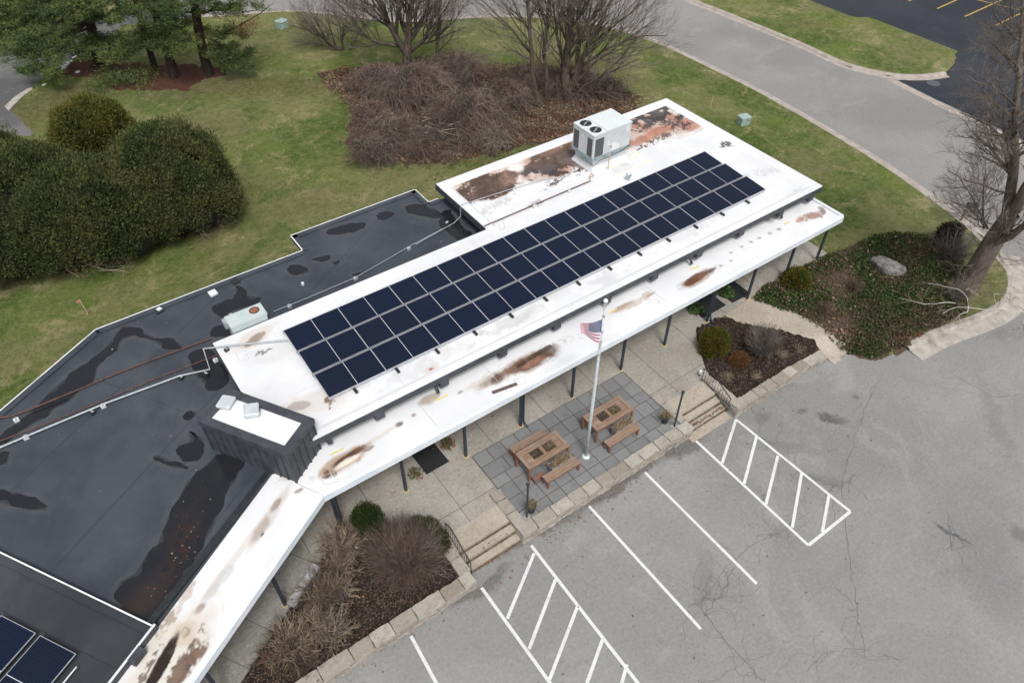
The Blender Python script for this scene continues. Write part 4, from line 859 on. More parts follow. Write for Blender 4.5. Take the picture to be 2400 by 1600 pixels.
# grey sheet-metal box beside the white roof
zq = zoom(400, 700, .38265)
c0 = thing('exhaust_box', (3.35, 21.25, 3.14), 'pale green grey metal box with a rusty round opening beside the white roof edge', 'exhaust box')
m_bx = M('pale_green_metal', (.4,.47,.46), (.46,.52,.51), 2, .5)
b_ = MB(); b_.box(2.72, 4.02, 20.93, 21.55, 3.15, 4.12, m_bx); b_.box(2.69, 4.05, 20.9, 21.58, 4.06, 4.14, m_bx); b_.build('box_body', None, c0)
b_ = MB(); b_.cyl((3.72, 21.3), .19, 4.13, 4.148, 22, m_rust); b_.cyl((3.72, 21.3), .13, 4.148, 4.152, 22, M('orange_rust', (.35,.14,.07), (.15,.05,.03), 12)); b_.build('rusty_opening', None, c0)
b_ = MB(); b_.box(2.58, 2.7, 21.3, 21.55, 3.8, 4.1, m_galv); b_.obox((2.95, 21.62, 4.05), .1, .1, .14, 0, m_galv); b_.build('latch_bracket', None, c0)

# ------------------------------------------------------------------ pipes over the roofs
def pipe(name, pts, r, mat, lab, cat='pipe', grp='pipes across the roofs', jig=0):
    P = np.array(pts); b_ = MB(); b_.tube(P, r, 6, mat); o = b_.build(name, loc=tuple(P[0])); return tag(o, lab, cat, grp)
Q = lambda f, x, y, z: W(*f(x, y), z)
pipe('gas_pipe', [Q(zA,-60,1520,3.26),Q(zA,80,1500,3.26),Q(zA,240,1437,3.26),Q(zA,480,1340,3.26),Q(zA,720,1237,3.26),Q(zA,1000,1132,3.26),Q(zA,1290,1028,3.26)], .028, m_rust, 'long rusty brown gas pipe across the black roof to the white roof corner')
pipe('red_pipe', [Q(zA,-100,1690,3.26),Q(zA,240,1565,3.26),Q(zA,600,1420,3.26),Q(zA,930,1280,3.26),Q(zA,1330,1128,3.26)], .018, m_redpipe, 'thin dull red pipe running alongside the silver conduit')
pipe('conduit', [Q(zA,-100,1735,3.3),Q(zA,310,1562,3.3),Q(zA,640,1425,3.3),Q(zA,1100,1255,3.3),Q(zA,1285,1215,3.3),Q(zA,1245,1090,3.97),Q(zA,1400,1070,3.96),Q(zA,1760,1036,3.96)], .03, m_galv, 'silver conduit crossing the black roof and stepping up to the solar panels')
pipe('conduit', [Q(z1_,-60,830,3.3),Q(z1_,0,795,3.3),Q(z1_,150,712,3.3),Q(z1_,187,675,3.5),Q(z1_,187,612,3.97),Q(z1_,260,590,3.9),Q(z1_,480,520,3.9),Q(z1_,660,470,3.9),Q(z1_,790,450,3.9)], .016, m_galv, 'thin grey conduit along the white roof edge, climbing up to the air conditioner')
pipe('gas_pipe', [Q(z1_,318,745,3.3),Q(z1_,318,728,3.95),Q(z1_,600,608,3.93),Q(z1_,790,527,3.93),Q(z1_,905,478,3.93)], .024, m_rust, 'rusty pipe crossing the white roof towards the air conditioner')
b_ = MB(); q = Q(z1_, 900, 465, 3.9); b_.tube([(q[0],q[1],3.83),(q[0],q[1],4.02),(q[0]+.12,q[1]+.05,4.06),(q[0]+.2,q[1]-.02,3.95)], .035, 8, m_cop); tag(b_.build('pipe_elbow', loc=q), 'copper coloured elbow at the end of the rusty pipe on the white roof', 'pipe fitting')
def block(x, y, z, mat, lab, s=(.16,.12,.12), rz=0):
    t = thing('pipe_support', (x, y, z), lab, 'pipe support', 'blocks holding up the roof pipes', rz=0)
    b_ = MB(); b_.obox((x, y, z+s[2]/2), s[0], s[1], s[2], rz, mat, bevel=.012); b_.build('block', None, t)
    b_ = MB(); b_.obox((x, y, z+s[2]+.008), s[0]*.35, s[1]*1.1, .016, rz, m_galv); b_.build('strap', None, t)
for (f, x, y, z, m_, lab) in [(zA,97,1520,3.15,m_white,'white block under the rusty pipe at the left edge of the roof'),(zA,628,1435,3.15,m_white,'white block under the middle of the silver conduit'),(zA,565,1475,3.15,m_black,'black rubber block just below the middle of the silver conduit'),
    (zA,1108,1262,3.15,m_black,'black block under the silver conduit near its upper bend'),(zA,1262,1240,3.15,m_black,'black block under the corner of the silver conduit'),(zA,1318,1155,3.15,m_white,'white block at the end of the thin red pipe'),(zA,1386,1090,3.83,m_black,'black block under the conduit on the white roof corner'),
    (z1_,258,600,3.83,m_white,'white block on the rust stain at the left end of the raised roof'),(z1_,488,525,3.83,m_white,'white block at the right end of the left rust stain'),(z1_,672,482,3.83,m_white,'white block under the thin conduit left of the air conditioner'),(z1_,826,408,3.83,m_white,'white block by the lower corner of the air conditioner'),
    (z1_,597,615,3.83,m_white,'white block in the middle of the rusty pipe on the white roof'),(z1_,790,533,3.83,m_white,'white block near the right end of the rusty pipe on the white roof'),
    (zoom(640,600,.2551),150,455,3.15,m_galv,'grey clamp on the thin conduit left of the upper solar row'),(zoom(640,600,.2551),755,200,3.15,m_galv,'grey clamp on the thin conduit above the second solar panel'),(zoom(1000,400,.25),-172,725-0,3.15,m_galv,'grey clamp on the thin conduit near the middle of the black roof'),(zoom(0,1000,.3826),155,60,3.15,m_white,'white block under the silver conduit near the left picture edge')]:
    q = W(*f(x, y), z+.1)
    if lab.startswith('grey clamp on the thin conduit near'): q = W(958, 581, z+.1)
    block(q[0], q[1], z, m_, lab, rz=.4 if m_ is m_black else .1)
pipe('conduit', [Q(zoom(640,600,.2551),0,510,3.25),Q(zoom(640,600,.2551),290,395,3.25),Q(zoom(640,600,.2551),750,200,3.27),Q(zoom(640,600,.2551),1100,0,3.26),W(958,578,3.27),W(1040,535,3.26)], .012, m_galv, 'wiry conduit lying loosely over the black roof between the clamps')
# drains and scuppers
for (x, y, lab, wc) in [(972,850,'square black roof drain with a white lid at the roof rim', True),(1440,672,'open black roof drain in the rim of the dark roof', False),(1302,745,'white square patch with a drain on the dark roof edge', True)]:
    p = W(*zA(x, y), 3.22); t = thing('roof_drain', (p[0], p[1], 3.15), lab, 'roof drain', 'drains along the dark roof rim')
    b_ = MB(); b_.obox((p[0], p[1], 3.19), .3, .3, .09, .1, m_black if 'patch' not in lab else m_white, bevel=.01); b_.build('drain_box', None, t)
    if wc and 'patch' not in lab: b_ = MB(); b_.obox((p[0]+.02, p[1], 3.245), .17, .17, .02, .4, m_white); b_.build('drain_lid', None, t)
b_ = MB(); p = W(*zoom(640,600,.2551)(272,252), 3.2); b_.cyl(p, .06, 3.14, 3.24, 12, m_white); tag(b_.build('pipe_stub', loc=p), 'short white pipe stub on the dark roof above the second solar panel', 'pipe')
b_ = MB(); p = W(*z1_(112,704), 3.2); b_.obox((p[0],p[1],3.17), .14, .05, .03, .3, m_white); tag(b_.build('white_scrap', loc=(p[0],p[1],3.15)), 'small white scrap in the dark puddle below the raised roof', 'debris')
# loose brown strip on the canopy
a, b = Q(z2_, 1970, 575, 3.14), Q(z2_, 2120, 520, 3.14); c = ((a[0]+b[0])/2, (a[1]+b[1])/2)
b_ = MB(); b_.obox((*c, 3.14), math.hypot(b[0]-a[0], b[1]-a[1]), .13, .02, math.atan2(b[1]-a[1], b[0]-a[0]), M('brown_strip', (.09,.06,.05), (.13,.09,.08), 8, .8)); tag(b_.build('metal_strip', loc=(*c, 3.13)), 'loose brown metal strip lying on the edge of the white canopy', 'scrap')
# ------------------------------------------------------------------ rain puddles on the dark roof
N = NT('puddle_water'); col = N.mix(N.ramp(N.noise(.8, 6, .7), .45, .7), (.013,.014,.018), (.019,.019,.023))
q = W(*z3_(1100, 750), 3.15); q2 = W(*z3_(850, 1080), 3.15)
wv = N.warp(1.2, .9); col = N.mix(N.math('MULTIPLY', N.ell(wv, q[0], q[1], 2.6, .45, A32+.35, .1), N.ramp(N.noise(5, 6, .8), .4, .65)), col, (.04,.021,.015)); col = N.mix(N.math('MULTIPLY', N.ell(wv, q2[0], q2[1], 1.2, .7, .4, .1), .7), col, (.035,.024,.02))
col = N.mix(N.ramp(N.noise(20, 4, .8), .7, .74), col, (.16,.15,.14))
m_pud = N.done(col, .16, spec=.35)
rp = random.Random(9)
def chaikin(P, n=2):
    P = np.array(P, float)
    for _ in range(n): Q_ = np.roll(P, -1, 0); P = np.stack([P*.75+Q_*.25, P*.25+Q_*.75], 1).reshape(-1, 2)
    return P
pz = [3.1475]
PUD = []
def puddle(f, pts, z=3.147):
    pz[0] += .0005; z = pz[0]
    P = np.array([W(*f(x, y), z)[:2] for x, y in pts]); P = chaikin(P, 1)
    D_ = []; n = len(P)
    for i in range(n):
        a, b = P[i], P[(i+1) % n]; k = max(1, int(np.linalg.norm(b-a)/.12))
        for j in range(k): D_.append(a+(b-a)*j/k)
    D_ = np.array(D_); ph = [rp.uniform(0, 6) for _ in range(4)]; s = np.arange(len(D_))
    T = np.roll(D_, -1, 0)-np.roll(D_, 1, 0); T /= np.linalg.norm(T, axis=1)[:, None]+1e-9
    PUD.append([tuple(v) for v in D_[::3]])
    D_ = D_+np.stack([-T[:,1], T[:,0]], -1)*(.05*np.sin(s*.7+ph[0])+.035*np.sin(s*1.7+ph[1])+.025*np.sin(s*.31+ph[2])+.02*np.array([rp.uniform(-1,1) for _ in s]))[:, None]
    o = flat('puddle', [tuple(v) for v in D_], z, m_pud); o['kind'] = 'structure'
z3p = z3_
puddle(z3p, [(1330,150),(1500,200),(1480,240),(1440,320),(1430,345),(1390,380),(1370,430),(1360,500),(1320,570),(1270,620),(1240,700),(1220,760),(1190,840),(1140,880),(1110,920),(1100,970),(1080,1030),(1000,1130),(930,1230),(870,1225),(800,1180),(740,1130),(715,1060),(705,1000),(760,940),(830,900),(880,870),(900,780),(960,740),(1000,690),(1000,620),(1040,550),(1070,480),(1100,420),(1140,350),(1180,290),(1260,250),(1310,210)])
puddle(z3p, [(1140,20),(1220,30),(1245,110),(1230,190),(1160,225),(1110,200),(1080,150),(1110,110),(1200,80)]); puddle(z3p, [(945,175),(1010,190),(1050,220),(1110,225),(1165,258),(1080,250),(1040,230),(960,210)])
puddle(z3p, [(-80,385),(40,390),(130,410),(200,440),(300,490),(280,503),(200,500),(120,495),(60,470),(-80,440)]); puddle(z3p, [(-60,160),(45,150),(50,190),(30,230),(-60,260)])
puddle(zA, [(780,955),(850,965),(900,1010),(1000,1030),(1045,1020),(1095,1060),(1130,1080),(1060,1092),(1010,1085),(990,1050),(900,1030),(840,1005),(770,1010),(740,1040),(720,1085),(660,1130),(610,1170),(590,1220),(575,1300),(500,1330),(460,1370),(400,1430),(330,1450),(280,1470),(300,1500),(200,1540),(130,1580),(60,1640),(-40,1700),(-60,1650),(60,1580),(140,1520),(220,1450),(300,1370),(370,1310),(440,1230),(520,1180),(600,1130),(680,1060),(710,1000),(750,960)])
puddle(zA, [(1290,850),(1310,815),(1360,800),(1440,790),(1450,740),(1430,700),(1490,700),(1510,760),(1530,790),(1585,765),(1590,790),(1540,825),(1440,850),(1390,870),(1370,895),(1320,885)])
puddle(zA, [(1285,975),(1330,950),(1400,940),(1450,960),(1440,1010),(1330,1020),(1290,1000)]); puddle(zA, [(1145,1120),(1220,1100),(1300,1090),(1330,1130),(1400,1230),(1410,1290),(1340,1340),(1270,1335),(1250,1280),(1190,1250),(1180,1180),(1150,1150)])
puddle(zA, [(1125,1480),(1190,1455),(1200,1490),(1160,1530),(1125,1510)]); puddle(zA, [(1760,590),(1820,575),(1900,590),(1880,625),(1800,635),(1760,615)])
z6 = zoom(640, 600, .2551)
puddle(z6, [(135,100),(210,75),(270,90),(265,130),(210,165),(150,160),(130,130)]); puddle(z6, [(350,25),(440,-10),(530,-5),(520,35),(430,52),(360,42)]); puddle(z6, [(550,55),(610,35),(620,58),(570,70)]); puddle(z6, [(725,160),(790,145),(800,170),(740,180)])
puddle(zoom(1000, 400, .25), [(-140,490),(-90,480),(0,490),(40,520),(60,430),(20,400),(90,330),(170,450),(300,620),(420,560),(380,690),(170,620),(100,520),(20,540),(-70,520)][:0] or [(100,500),(190,330),(330,520),(440,600),(330,690),(240,600),(180,560),(130,540)])
puddle(zoom(0,0,1.0204), [(745,530),(790,515),(840,510),(845,518),(800,535),(760,540)]); puddle(zoom(0,0,1.0204), [(860,490),(905,483),(908,492),(870,508)]); puddle(zoom(0,0,1.0204), [(930,470),(965,468),(985,478),(1010,480),(1015,500),(985,500),(950,490),(925,482)])
membrane('membrane', LR, 3.1425, [], m_roofd, lroof, .08, 31, PUD)
# ------------------------------------------------------------------ flagpole and flag
m_pole = M('pole_paint', (.5,.56,.57), (.6,.65,.66), 5, .4, c3=(.42,.4,.37), s3=3)
fx, fy = 11.38, 11.30
t = thing('flagpole', (fx, fy, .45), 'tall pale grey metal flagpole with a round ball on top', 'flagpole')
b_ = MB(); b_.tube([(fx,fy,.45),(fx,fy,3.2),(fx,fy,5.6),(fx,fy,7.85)], [.062,.058,.048,.036], 14, m_pole); b_.build('pole', None, t, smooth=True)
b_ = MB(); b_.tube([(fx,fy,.46),(fx,fy,.5),(fx,fy,.54)], [.15,.145,.07], 18, m_pole); b_.build('base_collar', None, t)
b_ = MB(); b_.cyl((fx, fy), .055, 7.82, 7.9, 12, m_galv); b_.obox((fx, fy, 7.8), .2, .05, .06, .6, m_galv, bevel=.01); b_.build('truck', None, t)
b_ = MB(); A = np.linspace(-1, 1, 9)*math.pi/2; b_.tube([(fx, fy, 8.02+.075*math.sin(a)) for a in A], [max(.002, .075*math.cos(a)) for a in A], 16, m_white); b_.build('ball_finial', None, t, smooth=True)
for z in (5.75, 6.35, 6.75, 7.4): b_ = MB(); b_.cyl((fx, fy), .052 if z < 7 else .045, z, z+.09, 12, m_galv); b_.build('ring', None, t)
m_red, m_wht, m_blu = M('flag_red', (.5,.1,.18), (.58,.17,.25), 6, .8), M('flag_white', (.8,.8,.83), (.72,.72,.76), 6, .8), M('flag_blue', (.02,.025,.11), (.03,.036,.14), 6, .8)
hd = np.array([FWD[0], FWD[1]]); hd /= np.linalg.norm(hd); rd_ = np.array([hd[1], -hd[0]])     # right and away, on the plan
NU, NV = 60, 52; FH, FL = .92, 1.5
def fpos(u, v):                        # u along the fly 0..1, v from top 0..1
    s = u*FL
    lat = -.64*math.sin(1.57*u)*(1-.08*v)
    dep = -.07*math.sin(u*6+1.5*v)-.05*u+.1*u*v
    z = 7.33-FH*v*(1-.74*u**1.3)-.26*u+.03*math.sin(u*8+v*3)*u
    return (fx-.05+rd_[0]*lat+hd[0]*dep, fy+rd_[1]*lat+hd[1]*dep, z)
V = [fpos(i/NU, j/NV) for i in range(NU+1) for j in range(NV+1)]; b_ = MB()
FR, FW_, FB = [], [], []
for i in range(NU):
    for j in range(NV):
        q = (i*(NV+1)+j, (i+1)*(NV+1)+j, (i+1)*(NV+1)+j+1, i*(NV+1)+j+1); u, v = (i+.5)/NU, (j+.5)/NV
        if u < .4 and v < 7/13: FB.append(q)
        elif int(v*13) % 2 == 0 and u > .012: FR.append(q)
        else: FW_.append(q)
b_.add(V, FR, m_red); nb = b_.n
b_.add(V, FW_, m_wht); b_.add(V, FB, m_blu)
fl = b_.build('flag', None, loc=(fx, fy, 7.0), smooth=True)
tag(fl, 'flag with red and white stripes and a star spangled blue corner hanging from the flagpole', 'flag')
b_ = MB()
def fnorm(u, v):
    a = np.array(fpos(u, v)); du = np.array(fpos(u+.01, v))-a; dv = np.array(fpos(u, v+.01))-a; n = np.cross(du, dv); n /= np.linalg.norm(n); return a, du/np.linalg.norm(du), dv/np.linalg.norm(dv), n
for r in range(9):
    for c in range(6 if r % 2 == 0 else 5):
        u = .4*((c+.5)/6 if r % 2 == 0 else (c+1)/6)*.97+.01; v = (7/13)*(r+.8)/9.6
        a, du, dv, n = fnorm(u, v)
        for sgn in (1, -1):
            P = []
            for k in range(10):
                an = k*math.pi/5; rr_ = .024 if k % 2 == 0 else .01
                P.append(a+n*.003*sgn+du*rr_*math.sin(an)-dv*rr_*math.cos(an))
            b_.add(P, [tuple(range(10))], m_wht)
b_.build('star', None, fl)
# ------------------------------------------------------------------ tables, benches, planters
N = NT('weathered_redwood'); N.pos2 = N.tc.outputs['Object']
mp = N.n('Mapping'); N.set(mp.inputs['Vector'], N.tc.outputs['Object']); mp.inputs['Scale'].default_value = (1.2, 14, 6)
g = N.noise(2.2, 7, .75, mp.outputs[0]); col = N.mix(N.ramp(g, .35, .65), (.12,.058,.035), (.28,.175,.115))
col = N.mix(N.math('MULTIPLY', N.geo.outputs['Random Per Island'], .55), col, (.3,.235,.18)); col = N.mix(N.ramp(N.noise(3, 5, .7, N.tc.outputs['Object']), .5, .8, 0, .6), col, (.34,.28,.22))
N.bump(g, .5, .01); m_wood = N.done(col, .85)
m_leg = M('redwood_leg', (.16,.07,.045), (.23,.11,.07), 9, .8)
m_soil = M('soil', (.02,.014,.01), (.05,.035,.025), 30, 1, .8, 30)
m_zinc = M('zinc_planter', (.13,.15,.2), (.19,.21,.27), 8, .5, metal=.2)
def straw(mb, c, w, d, n, h, mats, seed, lean=.6, r=.004):
    q = random.Random(seed)
    for _ in range(n):
        x, y = c[0]+q.uniform(-w/2, w/2), c[1]+q.uniform(-d/2, d/2); an = q.uniform(0, 6.28); l = q.uniform(.5, 1)*h; le = q.uniform(.2, 1)*lean
        p0 = np.array([x, y, c[2]]); p1 = p0+np.array([math.cos(an)*le*l*.4, math.sin(an)*le*l*.4, l*.6]); p2 = p0+np.array([math.cos(an)*le*l, math.sin(an)*le*l, l*q.uniform(.3, .9)])
        mb.tube([p0, p1, p2], [r, r*.8, r*.4], 3, q.choice(mats))
m_straw = [M('dry_straw', (.42,.32,.19), (.24,.17,.1), 8, .9), M('dry_brown_stem', (.12,.075,.045), (.2,.13,.08), 8, .9)]
def table(x0, y0, lab, seed):
    L, Wd, H_ = 1.79, .84, .74
    t = thing('picnic_table', (x0+L/2, y0+Wd/2, .475), lab, 'table', 'wooden tables on the patio')
    b_ = MB(); z = .475+H_; e = .13
    for (a, b, c, d) in [(0,L,0,e),(0,L,Wd-e,Wd),(0,e,e+.006,Wd-e-.006),(L-e,L,e+.006,Wd-e-.006)]: b_.box(x0+a, x0+b, y0+c, y0+d, z-.035, z, m_wood)
    for (a, b) in [(.14,.235),(.605,.7)]: b_.box(x0+e+.01, x0+L-e-.01, y0+a, y0+b, z-.037, z-.003, m_wood)
    for (a, b) in [(.145,.4),(.83,.96),(1.39,1.64)]:
        for yy in np.arange(.24, .6, .12): b_.box(x0+a, x0+b, y0+yy, y0+yy+.11, z-.039, z-.006, m_wood)
    b_.build('tabletop', None, t)
    for a in (0, L-.09):
        for c in (0, Wd-.09): l = MB(); l.box(x0+a+.005, x0+a+.085, y0+c+.005, y0+c+.085, .475, z-.036, m_leg); l.build('leg', None, t)
    f = MB()
    for (a, b, c, d) in [(.09,L-.09,.02,.05),(.09,L-.09,Wd-.05,Wd-.02),(.02,.05,.09,Wd-.09),(L-.05,L-.02,.09,Wd-.09)]: f.box(x0+a, x0+b, y0+c, y0+d, z-.13, z-.04, m_leg)
    f.build('apron', None, t)
    for (a, b) in [(.41,.82),(.97,1.38)]:
        s = MB(); s.box(x0+a, x0+b, y0+.24, y0+.6, z-.2, z-.06, m_soil); s.build('soil_well', None, t)
    w = MB(); straw(w, (x0+.62, y0+.42, z-.06), .34, .3, 60, .16, m_straw, seed); straw(w, (x0+1.18, y0+.42, z-.06), .34, .3, 110, .24, m_straw, seed+1, 1.2); w.build('dry_plants', None, t)
table(9.03, 11.6, 'wooden picnic table with two planted wells, the left one on the grey patio', 3)
table(12.02, 11.54, 'wooden picnic table with two planted wells, the right one behind the flagpole', 8)
def bench(x, y, L, D_, lab, rz=0):
    t = thing('wooden_bench', (x, y, .475), lab, 'bench', 'wooden benches on the patio', rz)
    b_ = MB()
    for k in range(3):
        b_.box(-L/2, L/2, -D_/2+k*D_/3+.005, -D_/2+(k+1)*D_/3-.005, .40, .435, m_wood)
    V = b_.v; o = b_.build('seat'); o.parent = t
    for a in (-L/2+.06, L/2-.06):
        for c in (-D_/2+.04, D_/2-.04): l = MB(); l.obox((a, c, .2), .07, .07, .4, 0, m_leg); l.build('leg').parent = t
    f = MB(); f.obox((0, -D_/2+.03, .36), L-.2, .03, .07, 0, m_leg); f.obox((0, D_/2-.03, .36), L-.2, .03, .07, 0, m_leg); f.build('apron').parent = t
bench(9.88, 12.8, 1.5, .3, 'weathered wooden bench behind the left picnic table', 0)
bench(10.1, 11.13, 1.47, .33, 'weathered wooden bench in front of the left picnic table', .0)
bench(12.85, 11.07, 1.5, .33, 'weathered wooden bench in front of the right picnic table', .02)
t = thing('footstool', (9.35, 11.35, .475), 'small orange brown wooden stool tucked under the left table corner', 'stool')
b_ = MB(); b_.box(9.12, 9.55, 11.38, 11.53, .72, .75, m_leg); b_.build('seat', None, t)
for x in (9.17, 9.5): b_ = MB(); b_.box(x-.03, x+.03, 11.4, 11.5, .475, .72, m_leg); b_.build('leg', None, t)
def planter(x0, y0, lab, seed):
    t = thing('zinc_planter', (x0+.43, y0+.14, .475), lab, 'planter', 'grey planters beside the tables')
    L, D_, z0, z1 = .86, .26, .475, .88; b_ = MB(); e = .02
    b_.box(x0, x0+L, y0, y0+e, z0, z1, m_zinc); b_.box(x0, x0+L, y0+D_-e, y0+D_, z0, z1, m_zinc); b_.box(x0, x0+e, y0+e, y0+D_-e, z0, z1, m_zinc); b_.box(x0+L-e, x0+L, y0+e, y0+D_-e, z0, z1, m_zinc)
    b_.build('box', None, t); r = MB(); 
    for (a, b, c, d) in [(0,L,-.012,.012),(0,L,D_-.012,D_+.012)]: r.box(x0+a-.01, x0+b+.01, y0+c, y0+d, z1-.01, z1+.012, m_galv)
    r.build('rim', None, t)
    s = MB(); s.box(x0+e, x0+L-e, y0+e, y0+D_-e, z0, z1-.05, m_soil); s.build('soil', None, t)
    w = MB(); straw(w, (x0+L/2, y0+D_/2, z1-.06), L*.9, D_*.7, 260, .34, [m_straw[0], m_straw[0], m_straw[1]], seed, 1.25, .006); w.build('dry_plants', None, t)
planter(9.85, 11.33, 'low grey metal planter full of dry straw at the left picnic table', 5)
planter(12.75, 11.27, 'low grey metal planter full of dry straw at the right picnic table', 6)
# lamp posts of the patio corners and pots
for (x, y, lab) in [(8.15, 10.5, 'short black lamp post at the left corner of the patio wall'), (14.95, 10.45, 'short black lamp post at the right corner of the patio wall')]:
    t = thing('lamp_post', (x, y, .46), lab, 'lamp post', 'black posts on the patio corners')
    b_ = MB(); b_.cyl((x, y), .036, .46, 2.42, 12, m_post); b_.build('post', None, t)
    b_ = MB(); b_.cyl((x, y), .065, 2.42, 2.48, 14, m_black); b_.cyl((x, y), .045, 2.48, 2.5, 12, m_rust); b_.build('post_cap', None, t)
    b_ = MB(); b_.obox((x, y, .475), .2, .2, .03, 0, m_conc); b_.build('base_plate', None, t)
m_pot = M('black_plastic_pot', (.015,.02,.026), (.03,.035,.04), 5, .5)
m_green = M('leaf_green', (.03,.07,.018), (.06,.12,.03), 1, .7, island=True)
zp = zoom(1050, 850, .3189)
def leafball(mb, c, r, n, mat, size, q, squash=1.0, upb=0):
    P = q.normal(size=(n, 3)); P /= np.linalg.norm(P, axis=1)[:, None]; P *= (q.random(n)**.35*r)[:, None]; P[:, 2] = np.abs(P[:, 2])*squash if upb else P[:, 2]*squash
    leaves(mb, np.array(c)+P, size, mat, q)
def leaves(mb, P, size, mat, q, dirs=None, asp=.45):
    n = len(P); a = q.normal(size=(n, 3)) if dirs is None else dirs+q.normal(size=(n, 3))*.55
    a /= np.linalg.norm(a, axis=1)[:, None]; b = np.cross(a, q.normal(size=(n, 3))); b /= np.linalg.norm(b, axis=1)[:, None]+1e-9
    s = size*(.6+.8*q.random(n))[:, None]
    V = np.stack([P-b*s*asp*.5, P+a*s*.5-b*s*asp*.5*0+b*s*asp*.0, P+a*s, P+a*s*.45+b*s*asp], 1)
    V = np.stack([P, P+a*s*.5+b*s*asp, P+a*s, P+a*s*.5-b*s*asp], 1)
    mb.addnp(V.reshape(-1, 3), np.arange(4*n).reshape(n, 4), mat)
for i, (x, y, lab) in enumerate([(612, 1085, 'black pot of dead twiggy flowers beside the left lamp post'), (1590, 430, 'black pot with dead twigs and one green leaf by the right lamp post')]):
    p = W(*zp(x, y), .5); t = thing('flower_pot', (p[0], p[1], .475), lab, 'flower pot', 'pots on the patio')
    b_ = MB(); b_.tube([(p[0],p[1],.475),(p[0],p[1],.8),(p[0],p[1],.81),(p[0],p[1],.78)], [.12,.165,.175,.15], 20, m_pot); b_.build('pot', None, t)
    s = MB(); s.cyl(p, .14, .7, .78, 16, m_soil); s.build('soil', None, t)
    w = MB(); straw(w, (p[0], p[1], .77), .2, .2, 230, .38, m_straw, 31+i, 1.1, .004)
    leafball(w, (p[0], p[1], .9), .15, 30, m_green, .07, RNG); w.build('dry_plant', None, t)
# mats under the canopy, two of them with a leafy plant
m_mat = M('rubber_mat', (.008,.009,.01), (.014,.015,.017), 30, .85, .3, 90)
def mat_(x0, x1, y0, y1, lab, rz=0, w=0):
    b_ = MB(); b_.obox((0,0,.008), x1-x0, y1-y0, .016, 0, m_mat, bevel=.004); o = b_.build('door_mat'); o.location = ((x0+x1)/2, (y0+y1)/2, .452); o.rotation_euler = (0,0,rz); tag(o, lab, 'mat', 'black mats under the canopy')
mat_(6.25, 7.2, 13.95, 15.2, 'black rubber door mat left of the patio, partly under the canopy', .02)
mat_(20.15, 21.6, 14.05, 15.2, 'black square mat with a green plant, the one nearer the downspout', .0)
mat_(21.95, 23.1, 13.98, 15.1, 'black square mat with a green plant, the one nearer the ivy bed', -.03)
for (px, py, lab) in [(1598*1.0204, 705*1.0204, 'low leafy green plant lying on the nearer black mat'), (1668*1.0204, 668*1.0204, 'low leafy green plant lying on the farther black mat')]:
    p = W(px, py, .6); b_ = MB(); q = RNG
    leafball(b_, (p[0], p[1], .5), .36, 420, m_green, .13, q, .35, 1); 
    for k in range(14): an = k*.45; b_.tube([(p[0],p[1],.48),(p[0]+.16*math.cos(an),p[1]+.16*math.sin(an),.6),(p[0]+.38*math.cos(an),p[1]+.38*math.sin(an),.5)], .006, 3, m_straw[1])
    tag(b_.build('leafy_plant', loc=(p[0], p[1], .47)), lab, 'plant', 'green plants on the mats')
for (x, y, lab) in [(7.55, 14.62, 'small red and green plant at the canopy edge right of the black mat'), (5.95, 14.15, 'small red and green plant at the canopy edge left of the black mat')]:
    b_ = MB(); leafball(b_, (x, y, .5), .3, 130, m_green, .07, RNG, .6, 1); leafball(b_, (x, y, .52), .32, 90, M('red_leaf', (.3,.04,.02), (.2,.06,.03), 1, .8, island=True), .06, RNG, .6, 1)
    tag(b_.build('potted_plant', loc=(x, y, .46)), lab, 'plant', 'red leaved plants under the canopy')
# hand rails beside both stairs
def rail(x, lab):
    t = thing('hand_rail', (x, 10.6, .2), lab, 'hand rail', 'black iron rails beside the stairs')
    top = [(x,11.55,1.12),(x,11.25,1.28),(x,10.9,1.2),(x,10.0,.78)]; bot = [(x,11.5,.6),(x,11.2,.6),(x,10.9,.5),(x,10.02,.12)]
    b_ = MB(); b_.tube(top, .022, 6, m_black); b_.build('top_rail', None, t); b_ = MB(); b_.tube(bot, .014, 6, m_black); b_.build('bottom_rail', None, t)
    ys = [p[1] for p in top][::-1]
    for y in np.linspace(10.03, 11.5, 12):
        zt_ = np.interp(y, ys, [p[2] for p in top][::-1]); zb_ = np.interp(y, [p[1] for p in bot][::-1], [p[2] for p in bot][::-1])
        post = y < 10.1 or y > 11.45
        b_ = MB(); b_.tube([(x,y,zb_ if not post else (.0 if y < 10.1 else .45)),(x,y,zt_)], .016 if post else .008, 5, m_black); b_.build('baluster' if not post else 'rail_post', None, t)
rail(5.6, 'black iron hand rail beside the left stairs and big bare bush'); rail(17.45, 'black iron hand rail beside the right stairs and right mulch bed')
def spot(x, y, z, lab):
    t = thing('garden_light', (x, y, z), lab, 'garden light', 'small white lights in the beds'); b_ = MB(); b_.cyl((x, y), .03, z, z+.14, 8, m_black); b_.build('stake', None, t)
    b_ = MB(); b_.obox((x, y, z+.2), .16, .1, .12, .6, m_white, bevel=.015); b_.build('lamp_head', None, t)
spot(17.62, 11.75, .46, 'small white flood light at the top of the right hand rail'); q = W(837, 1281, .6); spot(q[0], q[1], .45, 'small white light box between the bare shrubs of the left bed')
